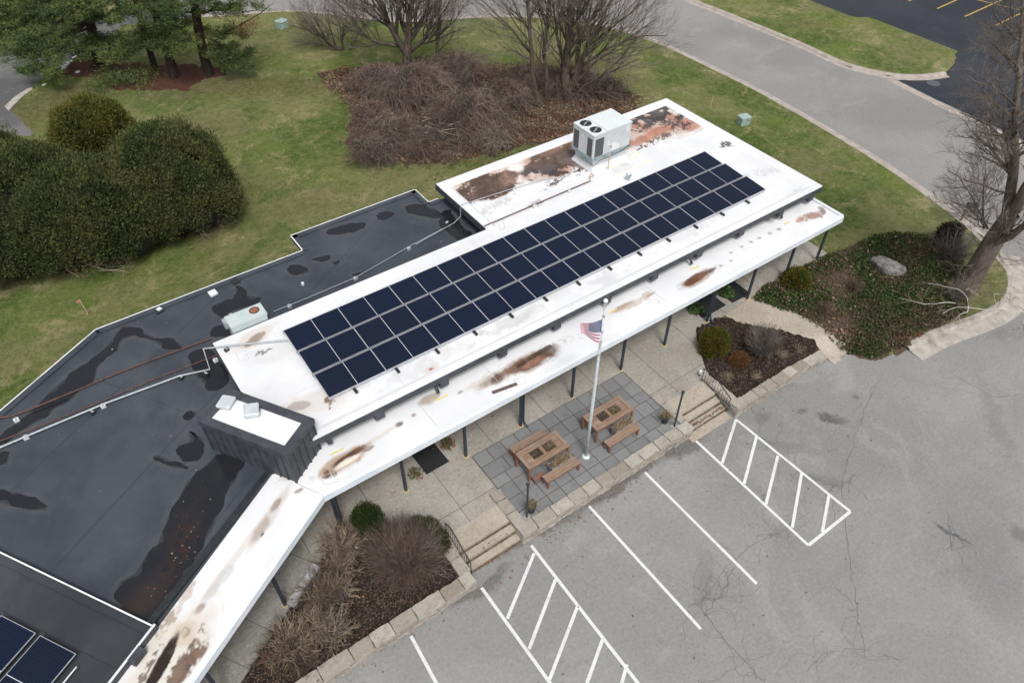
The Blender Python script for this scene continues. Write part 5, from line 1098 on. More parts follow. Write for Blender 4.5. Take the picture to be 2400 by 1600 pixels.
# ------------------------------------------------------------------ things out on the lawn
m_ubox = M('utility_green', (.27,.36,.33), (.32,.42,.39), 4, .6, c3=(.22,.3,.28), s3=3)
for (x, y, sx, sy, h, rz, lab) in [(1741,290,.62,.5,.52,-.2,'pale green utility box on the lawn between the white roof and the street'),(662,64,.75,.6,.5,.4,'pale green utility box on the far lawn near the road bend')]:
    p = WH(x, y); t = thing('utility_box', p, lab, 'utility box', 'green utility boxes on the lawn', rz)
    def loc(mb, nm): o = mb.build(nm); o.parent = t
    b_ = MB(); b_.obox((0,0,h*.45), sx, sy, h*.9, 0, m_ubox, bevel=.02); loc(b_, 'cabinet'); b_ = MB(); b_.obox((0,0,h*.93), sx+.06, sy+.06, h*.14, 0, m_ubox, bevel=.03); loc(b_, 'lid')
    b_ = MB(); b_.obox((.05,-sy/2-.005,h*.45), .012, .012, h*.8, 0, m_black); b_.obox((sx*.3,-sy/2-.01,h*.5), .05, .02, .1, 0, m_black); loc(b_, 'door_seam')
m_stake = M('wooden_stake', (.5,.4,.26), (.4,.3,.2), 8, .9)
for (x, y, h, lab, fl_) in [(1665,257,.85,'thin wooden survey stake standing on the lawn beside the roof corner',0),(207,737,.85,'wooden survey stake with a pink ribbon on the left lawn',1)]:
    p = WH(x, y); t = thing('survey_stake', p, lab, 'stake', 'survey stakes'); b_ = MB(); b_.tube([(p[0],p[1],p[2]-.05),(p[0]-.03*fl_,p[1]+.05*fl_,p[2]+h)], .022, 4, m_stake); b_.build('stake', None, t)
    if fl_: b_ = MB(); b_.obox((p[0]-.08,p[1]+.03,p[2]+h-.06), .2, .02, .1, .5, M('pink_ribbon', (.75,.2,.22), (.6,.15,.2), 8, .7), tilt=('Y', .5)); b_.build('ribbon', None, t)
# mailbox on a leaning wooden post
zm = zoom(2150, 430, .19128); p = WH(*zm(530, 455)); t = thing('mailbox', p, 'dark rounded mailbox on a brown wooden post at the kerb', 'mailbox')
top = WV(*zm(620, 290), p); b_ = MB(); b_.tube([p, (p[0]+.02, p[1], top[2])], .06, 4, M('brown_post', (.16,.1,.065), (.24,.16,.11), 10, .85)); b_.build('post', None, t)
b_ = MB(); c = np.array([p[0]+.1, p[1], top[2]+.05]); d = np.array([rd_[0], rd_[1], 0]); A = np.linspace(-.25, .35, 2); n_ = 12
prof = [(-.12,-.1),(.12,-.1)]+[(.12*math.cos(a), .04+.13*math.sin(a)) for a in np.linspace(0, math.pi, 8)]; pr = np.array([-d[1], d[0], 0])
V = [c+d*a+pr*u+np.array([0,0,v]) for a in (-.1,.42) for u, v in prof]; k = len(prof)
b_.add(V, [(i,(i+1)%k,k+(i+1)%k,k+i) for i in range(k)]+[tuple(range(k)), tuple(reversed(range(k,2*k)))], m_black); b_.build('box', None, t)
b_ = MB(); b_.obox((c[0]-.02, c[1], c[2]-.13), .5, .2, .03, math.atan2(d[1], d[0]), m_stake); b_.build('board', None, t)
# rocks
m_rock = M('grey_rock', (.09,.086,.082), (.23,.22,.21), 5, .9, .9, 8, c3=(.085,.08,.08), s3=4); m_wrock = M('white_rock', (.6,.6,.58), (.75,.75,.73), 5, .9)
def rock(p, rx, ry, rz_, ang, mat, seed, name='boulder', flat_=.55, rough=.16, sub=3):
    import bmesh
    bm = bmesh.new(); bmesh.ops.create_icosphere(bm, subdivisions=sub, radius=1); q = random.Random(seed)
    dirs = [Vector((q.gauss(0,1), q.gauss(0,1), q.gauss(0,1))).normalized() for _ in range(9)]; cut = [q.uniform(.62, .9) for _ in dirs]
    for v in bm.verts:
        c = v.co.copy()
        for d, k in zip(dirs, cut):
            e = c.dot(d)
            if e > k: c -= d*(e-k)*.9
        c += Vector((q.uniform(-1,1), q.uniform(-1,1), q.uniform(-1,1)))*rough*.12
        v.co = Vector((c.x*rx, c.y*ry, c.z*rz_))
    me = bpy.data.meshes.new(name); bm.to_mesh(me); bm.free(); me.materials.append(mat); o = link(bpy.data.objects.new(name, me)); o.location = p; o.rotation_euler = (0, 0, ang); return o
p = WH(2074, 634); tag(rock((p[0], p[1], p[2]+.18), .86, .55, .45, -1.15, m_rock, 4, rough=.32), 'large grey striped boulder in the ivy bed', 'boulder')
m_plank = M('weathered_plank', (.27,.265,.27), (.37,.36,.37), 4, .9, .5, 20)
a, b = W(*zoom(500,1100,.34014)(530,945), .6), W(*zoom(500,1100,.34014)(715,665), .6); b_ = MB()
L = math.hypot(b[0]-a[0], b[1]-a[1]); an = math.atan2(b[1]-a[1], b[0]-a[0]); rough_block(b_, -L/2, L/2, -.12, .12, -.06, .06, .02, m_plank); o = b_.build('stone_slab'); o.location = ((a[0]+b[0])/2, (a[1]+b[1])/2, .66); o.rotation_euler = (0, .04, an)
tag(o, 'long narrow pale grey slab lying along the left bed edge', 'stone slab')
zz6 = zoom(0, 0, .17007); q_ = random.Random(2)
for i, (x, y, s) in enumerate([(740,1005,9),(775,975,9),(800,950,8),(830,955,10),(845,920,7),(890,950,16),(885,885,11),(920,910,12),(940,880,12),(985,850,8),(1050,790,10),(1015,800,8),(765,1000,7),(860,975,8),(910,865,8),(600,1180,7),(625,1165,6)]):
    p = WH(*zz6(x, y)); r = s*.0125
    o = rock((p[0], p[1], p[2]+r*.3), r*1.2, r, r*.75, q_.uniform(0, 3), m_wrock, 50+i, 'white_stone', sub=2); tag(o, 'small whitish stone in the row beside the driveway and pine bed', 'stone', 'white stones by the driveway')
m_stb = M('stump_bark', (.03,.022,.018), (.07,.05,.04), 9, 1); p = WH(*zz6(1095, 1055)); t = thing('tree_stump', p, 'small cut stump with a pale top on the red pine mulch', 'tree stump'); b_ = MB(); b_.tube([(p[0],p[1],p[2]-.05),(p[0],p[1],p[2]+.32)], [.2,.17], 12, m_stb, caps=False); b_.build('bark', None, t); b_ = MB(); b_.cyl(p, .172, p[2]+.3, p[2]+.325, 12, m_plank); b_.build('cut_top', None, t)
# ------------------------------------------------------------------ vegetation
def barkmat(name, c1, c2, c3=None):
    N = NT(name); m = N.n('Mapping'); N.set(m.inputs['Vector'], N.pos); m.inputs['Scale'].default_value = (1, 1, .25)
    g = N.noise(9, 6, .8, m.outputs[0]); col = N.mix(N.ramp(g, .35, .68), c1, c2)
    if c3: col = N.mix(N.ramp(N.noise(1.5, 4), .5, .7), col, c3)
    N.bump(g, .8, .05); return N.done(col, .95, spec=.15)
m_bark = barkmat('grey_bark', (.05,.038,.03), (.155,.125,.1)); m_barkp = barkmat('pine_bark', (.022,.017,.014), (.065,.05,.042)); m_barkbig = barkmat('furrowed_bark', (.07,.055,.045), (.2,.165,.14), (.13,.105,.09))
m_twig = M('grey_twigs', (.075,.06,.052), (.25,.215,.19), 1.5, .95, c3=(.085,.07,.06), island=True, s3=.6); m_twig2 = M('brown_twigs', (.05,.03,.023), (.25,.172,.13), 1.5, .95, c3=(.08,.058,.045), island=True, s3=.5); m_tan = M('tan_twigs', (.14,.105,.07), (.38,.31,.22), 2, .95, c3=(.17,.13,.09), island=True, s3=.9); m_pale = M('pale_branch', (.42,.4,.36), (.56,.53,.49), 3, .9)
def unit(v): return v/(np.linalg.norm(v)+1e-9)
def grow(tw, br, p, d, L, r, depth, q, spread=.6, up=.12, seg=4, kids=4, wig=.12, mat=None, tmat=None, droop=0, shr=.6):
    pts = [p]; rad = [r]; dd = d.copy(); cs_ = []
    for i in range(seg):
        dd = unit(dd+np.array([q.gauss(0, wig), q.gauss(0, wig), q.gauss(0, wig*.7)+up-droop*i/seg])); p = p+dd*L/seg; pts.append(p); rad.append(r*(1-.62*(i+1)/seg)); cs_.append(dd)
    big = r > .022
    (br if big else tw).tube(pts, rad, 5 if r > .06 else 3, mat if big else tmat, caps=False)
    if depth <= 0: return
    n = kids if depth > 1 else kids+2
    for k in range(n):
        t = (k+q.random())/n*.82+.16; i = min(seg-1, int(t*seg)); f = t*seg-i; b = pts[i]+(pts[i+1]-pts[i])*f; ax = unit(np.cross(cs_[i], np.array([q.gauss(0,1) for _ in range(3)])))
        nd = unit(cs_[i]*math.cos(spread*q.uniform(.6, 1.3))+ax*math.sin(spread*q.uniform(.6, 1.3)))
        grow(tw, br, b, nd, L*shr*q.uniform(.75, 1.2)*(1.15-.45*t), max(.0045, rad[i]*.6), depth-1, q, spread, up, max(2, seg-1), kids, wig*1.15, mat, tmat, droop, shr)
def limb(t, pts, rads, q, sub=8, depth=2, L=2.2, spread=.75, mat=None, tmat=None, kids=4, up=.1, start=.25, name='limb', droop=0, wig=.12):
    P = np.array(pts, float); D_ = dens(P, min(.6, np.linalg.norm(P[-1]-P[0])/6)); D_ = smoothl(D_, 2); s = np.concatenate([[0], np.cumsum(np.linalg.norm(np.diff(D_, axis=0), axis=1))]); s /= s[-1]
    R_ = np.interp(s, np.linspace(0, 1, len(rads)), rads); D_[1:-1] += np.array([[q.gauss(0, .03) for _ in range(3)] for _ in range(len(D_)-2)]).reshape(-1, 3)
    br = MB(); tw = br; br.tube(D_, R_, 10 if max(rads) > .12 else 6, mat, caps=False)
    for k in range(sub):
        u = start+(1-start)*(k+q.random())/sub; i = min(len(D_)-2, int(np.searchsorted(s, u))-1); i = max(i, 0); tdir = unit(D_[i+1]-D_[i]); ax = unit(np.cross(tdir, np.array([q.gauss(0,1) for _ in range(3)])))
        nd = unit(tdir*math.cos(spread)+ax*math.sin(spread)+np.array([0,0,.1]))
        grow(tw, br, D_[i], nd, L*q.uniform(.6, 1.15)*(1.15-.5*u), max(.01, R_[i]*.45), depth, q, .6, up, 4, kids, wig, mat, tmat, droop)
    br.build(name, None, t, smooth=False)
q = random.Random(21)
# --- big tree right of the drive
bt = WH(2268, 672); T = thing('bare_tree', bt, 'huge leafless tree with a thick leaning trunk at the right edge beside the kerb', 'tree')
V_ = lambda f, x, y, off=0: WV(*f(x, y), bt, off)
zb_ = zoom(2150, 430, .19128); z3n = zoom(1500, 0, .38265)
tr = MB(); pts = dens([(bt[0], bt[1], bt[2]-.3), V_(zb_,700,1100), V_(zb_,860,820), V_(zb_,1020,560), V_(zb_,1150,380)], .35); pts = smoothl(pts, 3); n = len(pts)
rad = np.interp(np.linspace(0, 1, n), [0,.08,.25,.6,1], [.62,.5,.45,.41,.34]); tr.tube(pts, rad, 18, m_barkbig, caps=False); top = pts[-1]
tr.build('trunk', None, T, smooth=True); a0 = V_(zb_,1100,440); sp = V_(zb_,900,760)
limb(T, [a0, V_(zb_,1140,200), V_(zb_,1190,-80), V_(z3n,2290,950,.3), V_(z3n,2305,620,.5), V_(z3n,2335,330,.8), V_(z3n,2345,60,1), V_(z3n,2360,-250,1)], [.26,.2,.17,.14,.11,.08,.05,.03], q, 26, 2, 2.6, .85, m_barkbig, m_twig, 5, .1, .2)
limb(T, [a0, V_(zb_,1300,100,-.5), V_(zb_,1480,-200,-.8), V_(zb_,1700,-600,-1)], [.28,.22,.16,.1], q, 5, 2, 2.4, .8, m_barkbig, m_twig, 4)
limb(T, [sp, V_(zb_,1100,640,-.6), V_(zb_,1300,520,-1.2), V_(zb_,1600,380,-1.8)], [.2,.17,.13,.08], q, 6, 2, 2, .8, m_barkbig, m_twig, 3)
for (x0, y0, x1, y1, x2, y2, off, L) in [(2130,1400,2050,1240,1960,1100,.5,1.9),(2105,1400,2090,1190,2120,1030,.2,1.7),(2115,1390,2010,1260,1900,1230,.8,1.7),(2260,1050,2120,960,1990,930,.8,1.6),(2270,900,2150,760,1960,690,1,1.7),(2300,650,2150,520,2080,470,1.2,1.6),(2320,420,2200,300,2130,250,1,1.5),(2290,800,2180,840,2070,800,1.3,1.4),(2240,1180,2060,1140,1880,1040,1.2,1.6),(2330,250,2230,160,2160,60,1,1.3)]:
    limb(T, [V_(z3n,x0,y0), V_(z3n,x1,y1,-off*.5), V_(z3n,x2,y2,-off)], [.05,.035,.014], q, 13, 2, L, .65, m_bark, m_twig, 5, .05, .1, wig=.16)
for k in range(16):
    i = q.uniform(.15, .9); b = pts[int(i*(n-1))]; an = q.uniform(0, 6.28); d = np.array([math.cos(an), math.sin(an), q.uniform(-.2, .5)]); tw = MB(); grow(tw, tw, np.array(b), unit(d), q.uniform(1.2, 2.4), .022, 2, q, .5, .03, 4, 3, .2, m_twig, m_twig); tw.build('shoot', None, T)
# pale dead limb hanging low over the kerb
dl = zoom(1600, 450, .38265); P3 = lambda x, y, z: W(*dl(x, y), z)
for (pts_, r0, lab) in [([P3(2110,735,1.5),P3(1950,715,1.35),P3(1830,705,1.2),P3(1745,735,1.1),P3(1670,680,1.05),P3(1620,705,.9),P3(1590,745,.7)], .04, 'main'),]:
    t = thing('fallen_branch', pts_[3], 'long pale grey dead branch sagging over the ivy bed towards the kerb', 'branch')
    for (pp, r) in [(pts_, .034),([P3(1745,735,1.1),P3(1765,650,1.2),P3(1735,600,1.25),P3(1620,580,1.2),P3(1500,560,1.1)], .026),([P3(1735,600,1.25),P3(1760,585,1.3)], .02),([P3(1670,680,1.05),P3(1560,690,.95),P3(1400,680,.85),P3(1330,650,.8)], .022),([P3(1745,735,1.1),P3(1690,760,.9),P3(1640,810,.6)], .022),([P3(1950,715,1.35),P3(1925,690,1.4),P3(1910,625,1.45)], .02),([P3(1910,622,1.0),P3(2000,640,1.1),P3(2020,670,1.2)], .016),([P3(2091,790,1),P3(2070,830,.9),P3(2030,850,.8)], .018)]:
        r *= .75; limb(t, pp, [r, r*.7, r*.35], q, 9, 1, .8, .6, m_pale, m_tan, 3, 0, .2, 'branch', wig=.2)
# --- bare trees in the middle distance
def vtree(px, py, lab, limbs, r0, tw_L=2.6, sub=15, depth=3, mat=m_bark):
    b = WH(px, py); t = thing('bare_tree', b, lab, 'tree', 'bare trees behind the building')
    for (pp, rr_) in limbs: limb(t, [(b[0], b[1], b[2]-.2) if p is None else WV(p[0], p[1], b, p[2] if len(p) > 2 else 0) for p in pp], rr_, q, int(sub*1.5), depth-1, tw_L*1.3, .62, mat, m_twig, 4, .09, .25, wig=.14)
zt = zoom(600, 0, .42517); Z = lambda x, y, o=0: (*zt(x, y), o)
vtree(952, 165, 'leafless tree forking low behind the thicket, left of the middle trees', [
  ([None, Z(835,300), Z(835,180), Z(850,60), Z(870,-120), Z(880,-300)], [.34,.27,.2,.16,.12,.06]), ([Z(830,300), Z(780,220,-.3), Z(735,150,-.5), Z(690,60,-.6), Z(650,-60,-.6), Z(600,-250)], [.24,.2,.17,.14,.1,.05]),
  ([Z(790,255), Z(680,245,-.8), Z(590,195,-1.2), Z(520,90,-1.4), Z(430,0,-1.5)], [.13,.11,.08,.05,.03]), ([Z(855,280), Z(930,225,-.5), Z(965,130,-.8), Z(990,0,-1), Z(1010,-150)], [.15,.12,.09,.06,.03]), ([Z(840,220), Z(780,100,.6), Z(770,-40,.8), Z(760,-200)], [.1,.08,.06,.04]),
  ([Z(735,150), Z(620,70,.5), Z(520,0,.6), Z(440,-60)], [.08,.06,.04,.02]), ([Z(870,255), Z(960,240,.5), Z(1060,190,1), Z(1160,150,1.2)], [.07,.05,.035,.015])], .34)
vtree(810, 118, 'small leaning bare tree with dark twisted stems, farthest left of the bare trees', [
  ([None, Z(440,290), Z(410,220), Z(330,160), Z(230,110)], [.16,.13,.1,.06,.03]), ([None, Z(480,300), Z(470,210), Z(500,120)], [.1,.08,.06,.03]), ([Z(440,300), Z(370,190,.4), Z(300,60,.4)], [.07,.05,.02]), ([None, Z(390,260), Z(300,230), Z(200,230)], [.07,.05,.04,.02]), ([None, Z(540,260), Z(560,190), Z(600,130)], [.06,.05,.04,.02])], .2, 2.2, 8)
vtree(1025, 170, 'slender straight bare tree with brown upright shoots between the middle trees', [([None, Z(1005,220), Z(1010,100), Z(1020,-80), Z(1030,-250)], [.13,.1,.08,.06,.03]), ([Z(1003,240), Z(960,130,.4), Z(930,0,.4)], [.05,.04,.02]), ([Z(1005,200), Z(1090,120,.3), Z(1150,20,.3)], [.05,.04,.02])], .2, 2.0, 10)
vtree(1262, 253, 'thin bare tree with a pale straight trunk, in front of the multi stemmed clump', [([None, Z(1530,440), Z(1518,300), Z(1508,120), Z(1495,-60), Z(1480,-260)], [.14,.13,.12,.11,.09,.05]), ([Z(1518,300), Z(1420,170,-.6), Z(1330,80,-.8), Z(1220,-20)], [.07,.055,.04,.02]), ([Z(1510,180), Z(1440,80,.5), Z(1400,-60)], [.06,.045,.02]), ([Z(1525,330), Z(1430,290,-.8), Z(1340,250,-1)], [.05,.035,.015])], .2, 2.4, 8)
vtree(1285, 235, 'bare tree with a tall smooth trunk just right of the thin pale one', [([None, Z(1595,400), Z(1590,240), Z(1610,60), Z(1625,-100), Z(1640,-280)], [.15,.14,.12,.11,.09,.05]), ([Z(1600,150), Z(1560,40,.6), Z(1520,-80)], [.06,.045,.02]), ([Z(1590,260), Z(1660,160,.5), Z(1690,40)], [.05,.04,.02])], .2, 2.2, 7)
vtree(1328, 232, 'bare multi stemmed tree with spreading fans of twigs right of the middle', [([None, Z(1700,400), Z(1720,240), Z(1740,80), Z(1755,-100), Z(1770,-300)], [.32,.28,.22,.18,.14,.08]), ([None, Z(1770,390), Z(1830,260,-.3), Z(1900,120,-.5), Z(1970,-20,-.6), Z(2040,-160)], [.2,.17,.13,.1,.07,.03]),
  ([None, Z(1800,400,-.5), Z(1930,300,-1), Z(2060,200,-1.4), Z(2200,110,-1.8)], [.15,.11,.08,.05,.02]), ([None, Z(1690,330,.5), Z(1650,180,.8), Z(1640,30,1), Z(1620,-120)], [.14,.11,.08,.05,.02]), ([Z(1740,400), Z(1850,330,.3), Z(1980,240,.5), Z(2130,190,.6), Z(2270,200,.6)], [.12,.09,.06,.04,.02]),
  ([None, Z(1850,440,-1), Z(2000,380,-1.6), Z(2120,320,-2)], [.1,.07,.05,.02]), ([Z(1720,240), Z(1660,120,-.6), Z(1600,-20,-.8)], [.09,.06,.02]), ([Z(1760,330), Z(1810,180,.8), Z(1850,20,1)], [.1,.07,.03]), ([Z(1830,260), Z(1990,130,0), Z(2120,20,.2)], [.08,.05,.02])], .3, 2.8, 11)
# --- weeping thicket: fountains of drooping stems
def fountain(t, b, H_, R_, n, q, mats, r=.012, droop=1.0, name='stems', tall=.6, dome=.9, segs=6):
    mb = MB()
    for k in range(n):
        an = q.uniform(0, 6.283); u = q.random()**.6; h = H_*(1-.55*u*u*dome)*q.uniform(.75, 1.08); R1 = R_*u*q.uniform(.8, 1.15); b0 = np.array([b[0]+q.gauss(0, R_*.10), b[1]+q.gauss(0, R_*.10), b[2]]); P = []
        tw = q.uniform(-1.3, 1.3)
        for i in range(segs+1):
            s = i/segs; rr_ = R1*s**.85; z = h*math.sin(min(s*1.05/tall, 1)*1.5708) if s < tall else h*(1-droop*((s-tall)/(1-tall))**1.5*q.uniform(.75, 1))
            a = an+tw*s; P.append((b0[0]+math.cos(a)*rr_+q.gauss(0, .15), b0[1]+math.sin(a)*rr_+q.gauss(0, .15), b0[2]+max(.03, z+q.gauss(0, .12))))
        mb.tube(P, np.linspace(r, r*.35, segs+1), 3, q.choice(mats), caps=False)
    return mb.build(name, None, t)
def core(t, b, H_, R_, mat, seed, squash=1, name='inner_stems'):
    pass
m_th = [m_twig2, m_twig2, m_twig]
THK = [(922,335,2.2,2.4,1200,'rounded heap of drooping bare stems at the front left of the thicket'),(1100,308,3.3,3.0,1700,'tallest dome of weeping bare stems with a thin spire in the thicket'),(872,290,1.9,1.3,420,'low tangle of bare stems at the left edge of the thicket'),(975,235,2.8,3.2,1150,'wide hazy mass of bare stems behind the domes of the thicket'),(892,215,2.4,2.2,700,'loose bare bush at the back left of the thicket'),(1010,358,1.5,1.5,600,'small low mound of dry stems at the very front of the thicket'),
  (875,372,1.5,1.5,600,'small weeping mound at the front left corner of the thicket'),(1150,345,1.4,1.3,400,'small mound of pale stems at the front right of the thicket'),(1190,250,2.2,2.2,600,'thin brown bush at the right side of the thicket'),(1070,190,2.4,3.0,700,'airy bush between the thicket and the far lawn'),(1330,215,1.6,2.6,600,'low brown scrub around the foot of the multi stemmed tree'),(1235,205,1.8,2.0,420,'loose twiggy bush left of the thin pale tree'),(1420,225,1.2,1.6,300,'sparse brown brush at the right end of the litter bed')]
for (x, y, h, r, n, lab) in THK:
    h *= .72 if h > 1.6 else .9; r *= 1.08
    b = WH(x, y); t = thing('weeping_bush', b, lab, 'bush', 'bare bushes of the thicket'); fountain(t, b, h, r, int(n*.95), q, m_th if 'pale' not in lab else [m_tan, m_twig], .017, .85, segs=8)
    if 'spire' in lab: fountain(t, (b[0]+.6, b[1]+1.2, b[2]), 3.2, .5, 110, q, m_th, .012, .5, 'spire')
t = thing('dead_branches', WH(1010, 345), 'pale dry sticks piled on the front of the thicket', 'branches')
for k in range(26): a = WH(*zt(q.uniform(920,1080), q.uniform(740,860)), q.uniform(.2, 1.4)); a = np.array(a); an = q.uniform(-.9, .2); mb = MB(); mb.tube([a, a+np.array([math.cos(an)*.9, math.sin(an)*.9, q.uniform(-.4,.2)]), a+np.array([math.cos(an)*1.8, math.sin(an)*1.7, -.5])], [.02,.015,.008], 3, m_tan); mb.build('stick', None, t)
# --- evergreen masses
def greenmat(name, a, b, c, s3=.8):
    N = NT(name); r = N.geo.outputs['Random Per Island']; col = N.mix(r, a, b); col = N.mix(N.ramp(N.noise(s3, 3), .4, .68), col, c)
    return N.done(col, .9, spec=.15)
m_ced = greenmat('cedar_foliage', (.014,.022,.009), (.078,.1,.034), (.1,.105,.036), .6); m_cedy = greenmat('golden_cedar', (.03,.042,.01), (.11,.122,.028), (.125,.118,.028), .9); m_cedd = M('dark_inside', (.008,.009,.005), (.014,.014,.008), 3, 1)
m_pine = greenmat('pine_needles', (.022,.042,.016), (.095,.135,.05), (.13,.155,.05), .4)
nq = np.random.default_rng(12)
def blob_evergreen(t, lobes, mat, size, dens_, name='foliage', inner=m_cedd):
    mb = MB(); co = MB()
    for (c, rx, ry, rz_) in lobes:
        area = 4*math.pi*((rx*ry)**1.6/3+(rx*rz_)**1.6/3+(ry*rz_)**1.6/3)**(1/1.6)
        rc = (.2 if rx > 1.3 else .3)*min(rx, ry, rz_)+.05; nc = int(area*1.1/(rc*rc*1.9)); k = int(dens_*24*rc*rc)
        D_ = nq.normal(size=(nc, 3)); D_[:, 2] = np.where(D_[:, 2] < -.5*np.abs(D_[:,0]), -D_[:, 2], D_[:, 2]); D_ /= np.linalg.norm(D_, axis=1)[:, None]
        R_ = np.array([rx, ry, rz_]); Pc = np.array(c)+D_*(R_-rc*.8)*(.93+.14*nq.random(nc))[:, None]
        keep = np.ones(nc, bool)
        for (c2, a2, b2, d2) in lobes:
            if c2 is not c: keep &= (((Pc-np.array(c2))/np.array([a2,b2,d2]))**2).sum(1) > .62
        keep &= Pc[:, 2] > .1; Pc, Dn = Pc[keep], D_[keep]; rcs = rc*(.55+.9*nq.random(len(Pc)))
        # each bough: a tuft of small leaves, longer upwards, with dark gaps between the boughs
        E = nq.normal(size=(len(Pc)*k, 3)); E /= np.linalg.norm(E, axis=1)[:, None]; Dr = np.repeat(Dn, k, 0); flip = (E*Dr).sum(1) < -.25; E[flip] *= -1
        P = np.repeat(Pc, k, 0)+E*(np.repeat(rcs, k)*(.5+.6*nq.random(len(E))**.8))[:, None]*np.array([1,1,1.5]); dirs = E*.7+Dr*.3+np.array([0,0,.8])
        P[:, 2] = np.maximum(P[:, 2], c[2]-rz_); leaves(mb, P, size*1.0, mat, nq, dirs, .2)
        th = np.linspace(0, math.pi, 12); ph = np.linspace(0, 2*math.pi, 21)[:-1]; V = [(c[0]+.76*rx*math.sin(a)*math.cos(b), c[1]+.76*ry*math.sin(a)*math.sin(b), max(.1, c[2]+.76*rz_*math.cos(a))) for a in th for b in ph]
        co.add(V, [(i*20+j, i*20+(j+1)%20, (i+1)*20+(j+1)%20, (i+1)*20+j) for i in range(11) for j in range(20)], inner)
    mb.build(name, None, t); co.build('inner_boughs', None, t)
def lobe(px, py, z, rx, ry, rz_): q2 = W(px, py, z); return ((q2[0], q2[1], z), rx, ry, rz_)
CED = [('dark green cedar mass filling the left edge beside the lawn', [lobe(60,495,2.2,3.2,2.8,2.7),lobe(200,515,2.0,3.0,2.6,2.4),lobe(110,480,2.1,3.0,2.3,2.2),lobe(-60,450,2.3,3.2,2.8,2.7),lobe(240,492,2.1,2.5,2.2,2.1),lobe(150,560,1.4,2.6,1.8,1.9),lobe(300,540,1.4,2.0,1.6,1.7),lobe(30,580,1.4,2.2,1.8,1.9)], m_ced),
  ('rounded dark cedar bush standing right of the big cedar mass', [lobe(400,430,2.2,2.8,2.6,2.5),lobe(450,470,1.6,2.2,2.0,2.0),lobe(350,425,2.3,1.8,1.8,1.9),lobe(370,510,1.4,1.8,1.5,1.6)], m_ced),
  ('golden topped cedar bush rising behind the dark cedars', [lobe(232,322,2.3,1.8,1.6,1.9),lobe(190,328,2.1,1.35,1.3,1.6),lobe(278,332,1.9,1.3,1.3,1.5)], m_cedy)]
for lab, lobes, m_ in CED:
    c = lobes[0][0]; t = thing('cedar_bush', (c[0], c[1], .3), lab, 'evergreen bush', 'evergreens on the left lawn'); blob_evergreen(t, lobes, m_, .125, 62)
    mb = MB()
    for (c, rx, ry, rz_) in lobes[:6]: mb.tube([(c[0], c[1]-ry*.3, .1),(c[0]+.1, c[1]-ry*.2, c[2])], [.12,.06], 6, m_bark); 
    mb.build('trunk', None, t)
# dry branches sticking out under the cedars
for (x, y, lab) in [(1190,380,'dry pale branches sticking out below the right cedar'),(430,600,'dry twigs under the left cedar mass by the lawn'),(620,600,'pale dead twigs lying in front of the cedar mass')]:
    b = WH(*zA(x, y)); t = thing('dead_branches', b, lab, 'branches', 'dead branches under the cedars'); tw = MB(); br = tw
    for k in range(5 if x > 1000 else 3): an = q.uniform(-1.2, .3); grow(tw, br, np.array(b)+np.array([q.gauss(0,.3), q.gauss(0,.3), .25]), unit(np.array([math.cos(an), math.sin(an)*.8, .1])), q.uniform(1.0, 1.9), .03, 2, q, .6, -.02, 4, 4, .2, m_tan, m_tan)
    tw.build('branch', None, t)
# --- pines
def pine(px, py, lab, top_px, limbs, r0=.3, H_=14):
    b = WH(px, py); t = thing('pine_tree', b, lab, 'pine tree', 'pines at the top left')
    P = [(b[0], b[1], b[2]-.2)]+[WV(*p, b) for p in top_px]; P = smoothl(dens(P, .8), 3); n = len(P); mb = MB(); mb.tube(P, np.linspace(r0*1.1, r0*.45, n), 10, m_barkp, caps=False); mb.build('trunk', None, t, smooth=True)
    br, lf = MB(), MB(); tips = []
    for lb in limbs:
        S = dens([WV(x, y, b, o) for (x, y, o) in lb], .5); S = smoothl(S, 2); S[1:] += np.array([[q.gauss(0,.07) for _ in range(3)] for _ in range(len(S)-1)]); m = len(S); br.tube(S, np.linspace(.085, .02, m), 5, m_barkp, caps=False)
        for i in range(max(1, int(m*.3)), m):
            f_ = i/m
            for k in range(4):
                an = q.uniform(0, 6.28); l = q.uniform(.4, 1.25)*(1.3-.5*f_); e = S[i]+np.array([math.cos(an)*l, math.sin(an)*l, q.uniform(-.05, .3)]); br.tube([S[i], (S[i]+e)/2+np.array([0,0,-.05]), e], [.022,.014,.007], 3, m_barkp, caps=False)
                for w in (.5, .75, 1.0): tips.append(S[i]+(e-S[i])*w+nq.normal(size=3)*.08)
    tips = np.array(tips); k = 34; Pn = np.repeat(tips, k, 0)+nq.normal(size=(len(tips)*k, 3))*np.array([.13,.13,.06]); dirs = nq.normal(size=Pn.shape)*np.array([1,1,.5])+np.array([0,0,.45]); leaves(lf, Pn, .2, m_pine, nq, dirs, .09)
    br.build('branches', None, t); lf.build('needles', None, t)
def fan(x0, y0, specs): return [[(x0, y0, 0), ((x0+x)/2, (y0+y)/2-8, o*.5), (x, y, o)] for (x, y, o) in specs]
pine(490, 176, 'rightmost pine with a long bare limb reaching right over the lawn', [(476,130),(462,60),(450,-30),(440,-160),(430,-260)],
  fan(470,85,[(560,80,-.6),(530,118,-.5)])+fan(478,120,[(580,150,-.5),(545,158,-.8),(575,130,.5)])+fan(458,30,[(545,20,-.5),(400,50,.8),(600,25,0)])+fan(450,-30,[(560,-10,0),(380,0,-1.5),(500,0,-3)])+fan(445,-100,[(560,-60,0),(380,-60,-1)]))
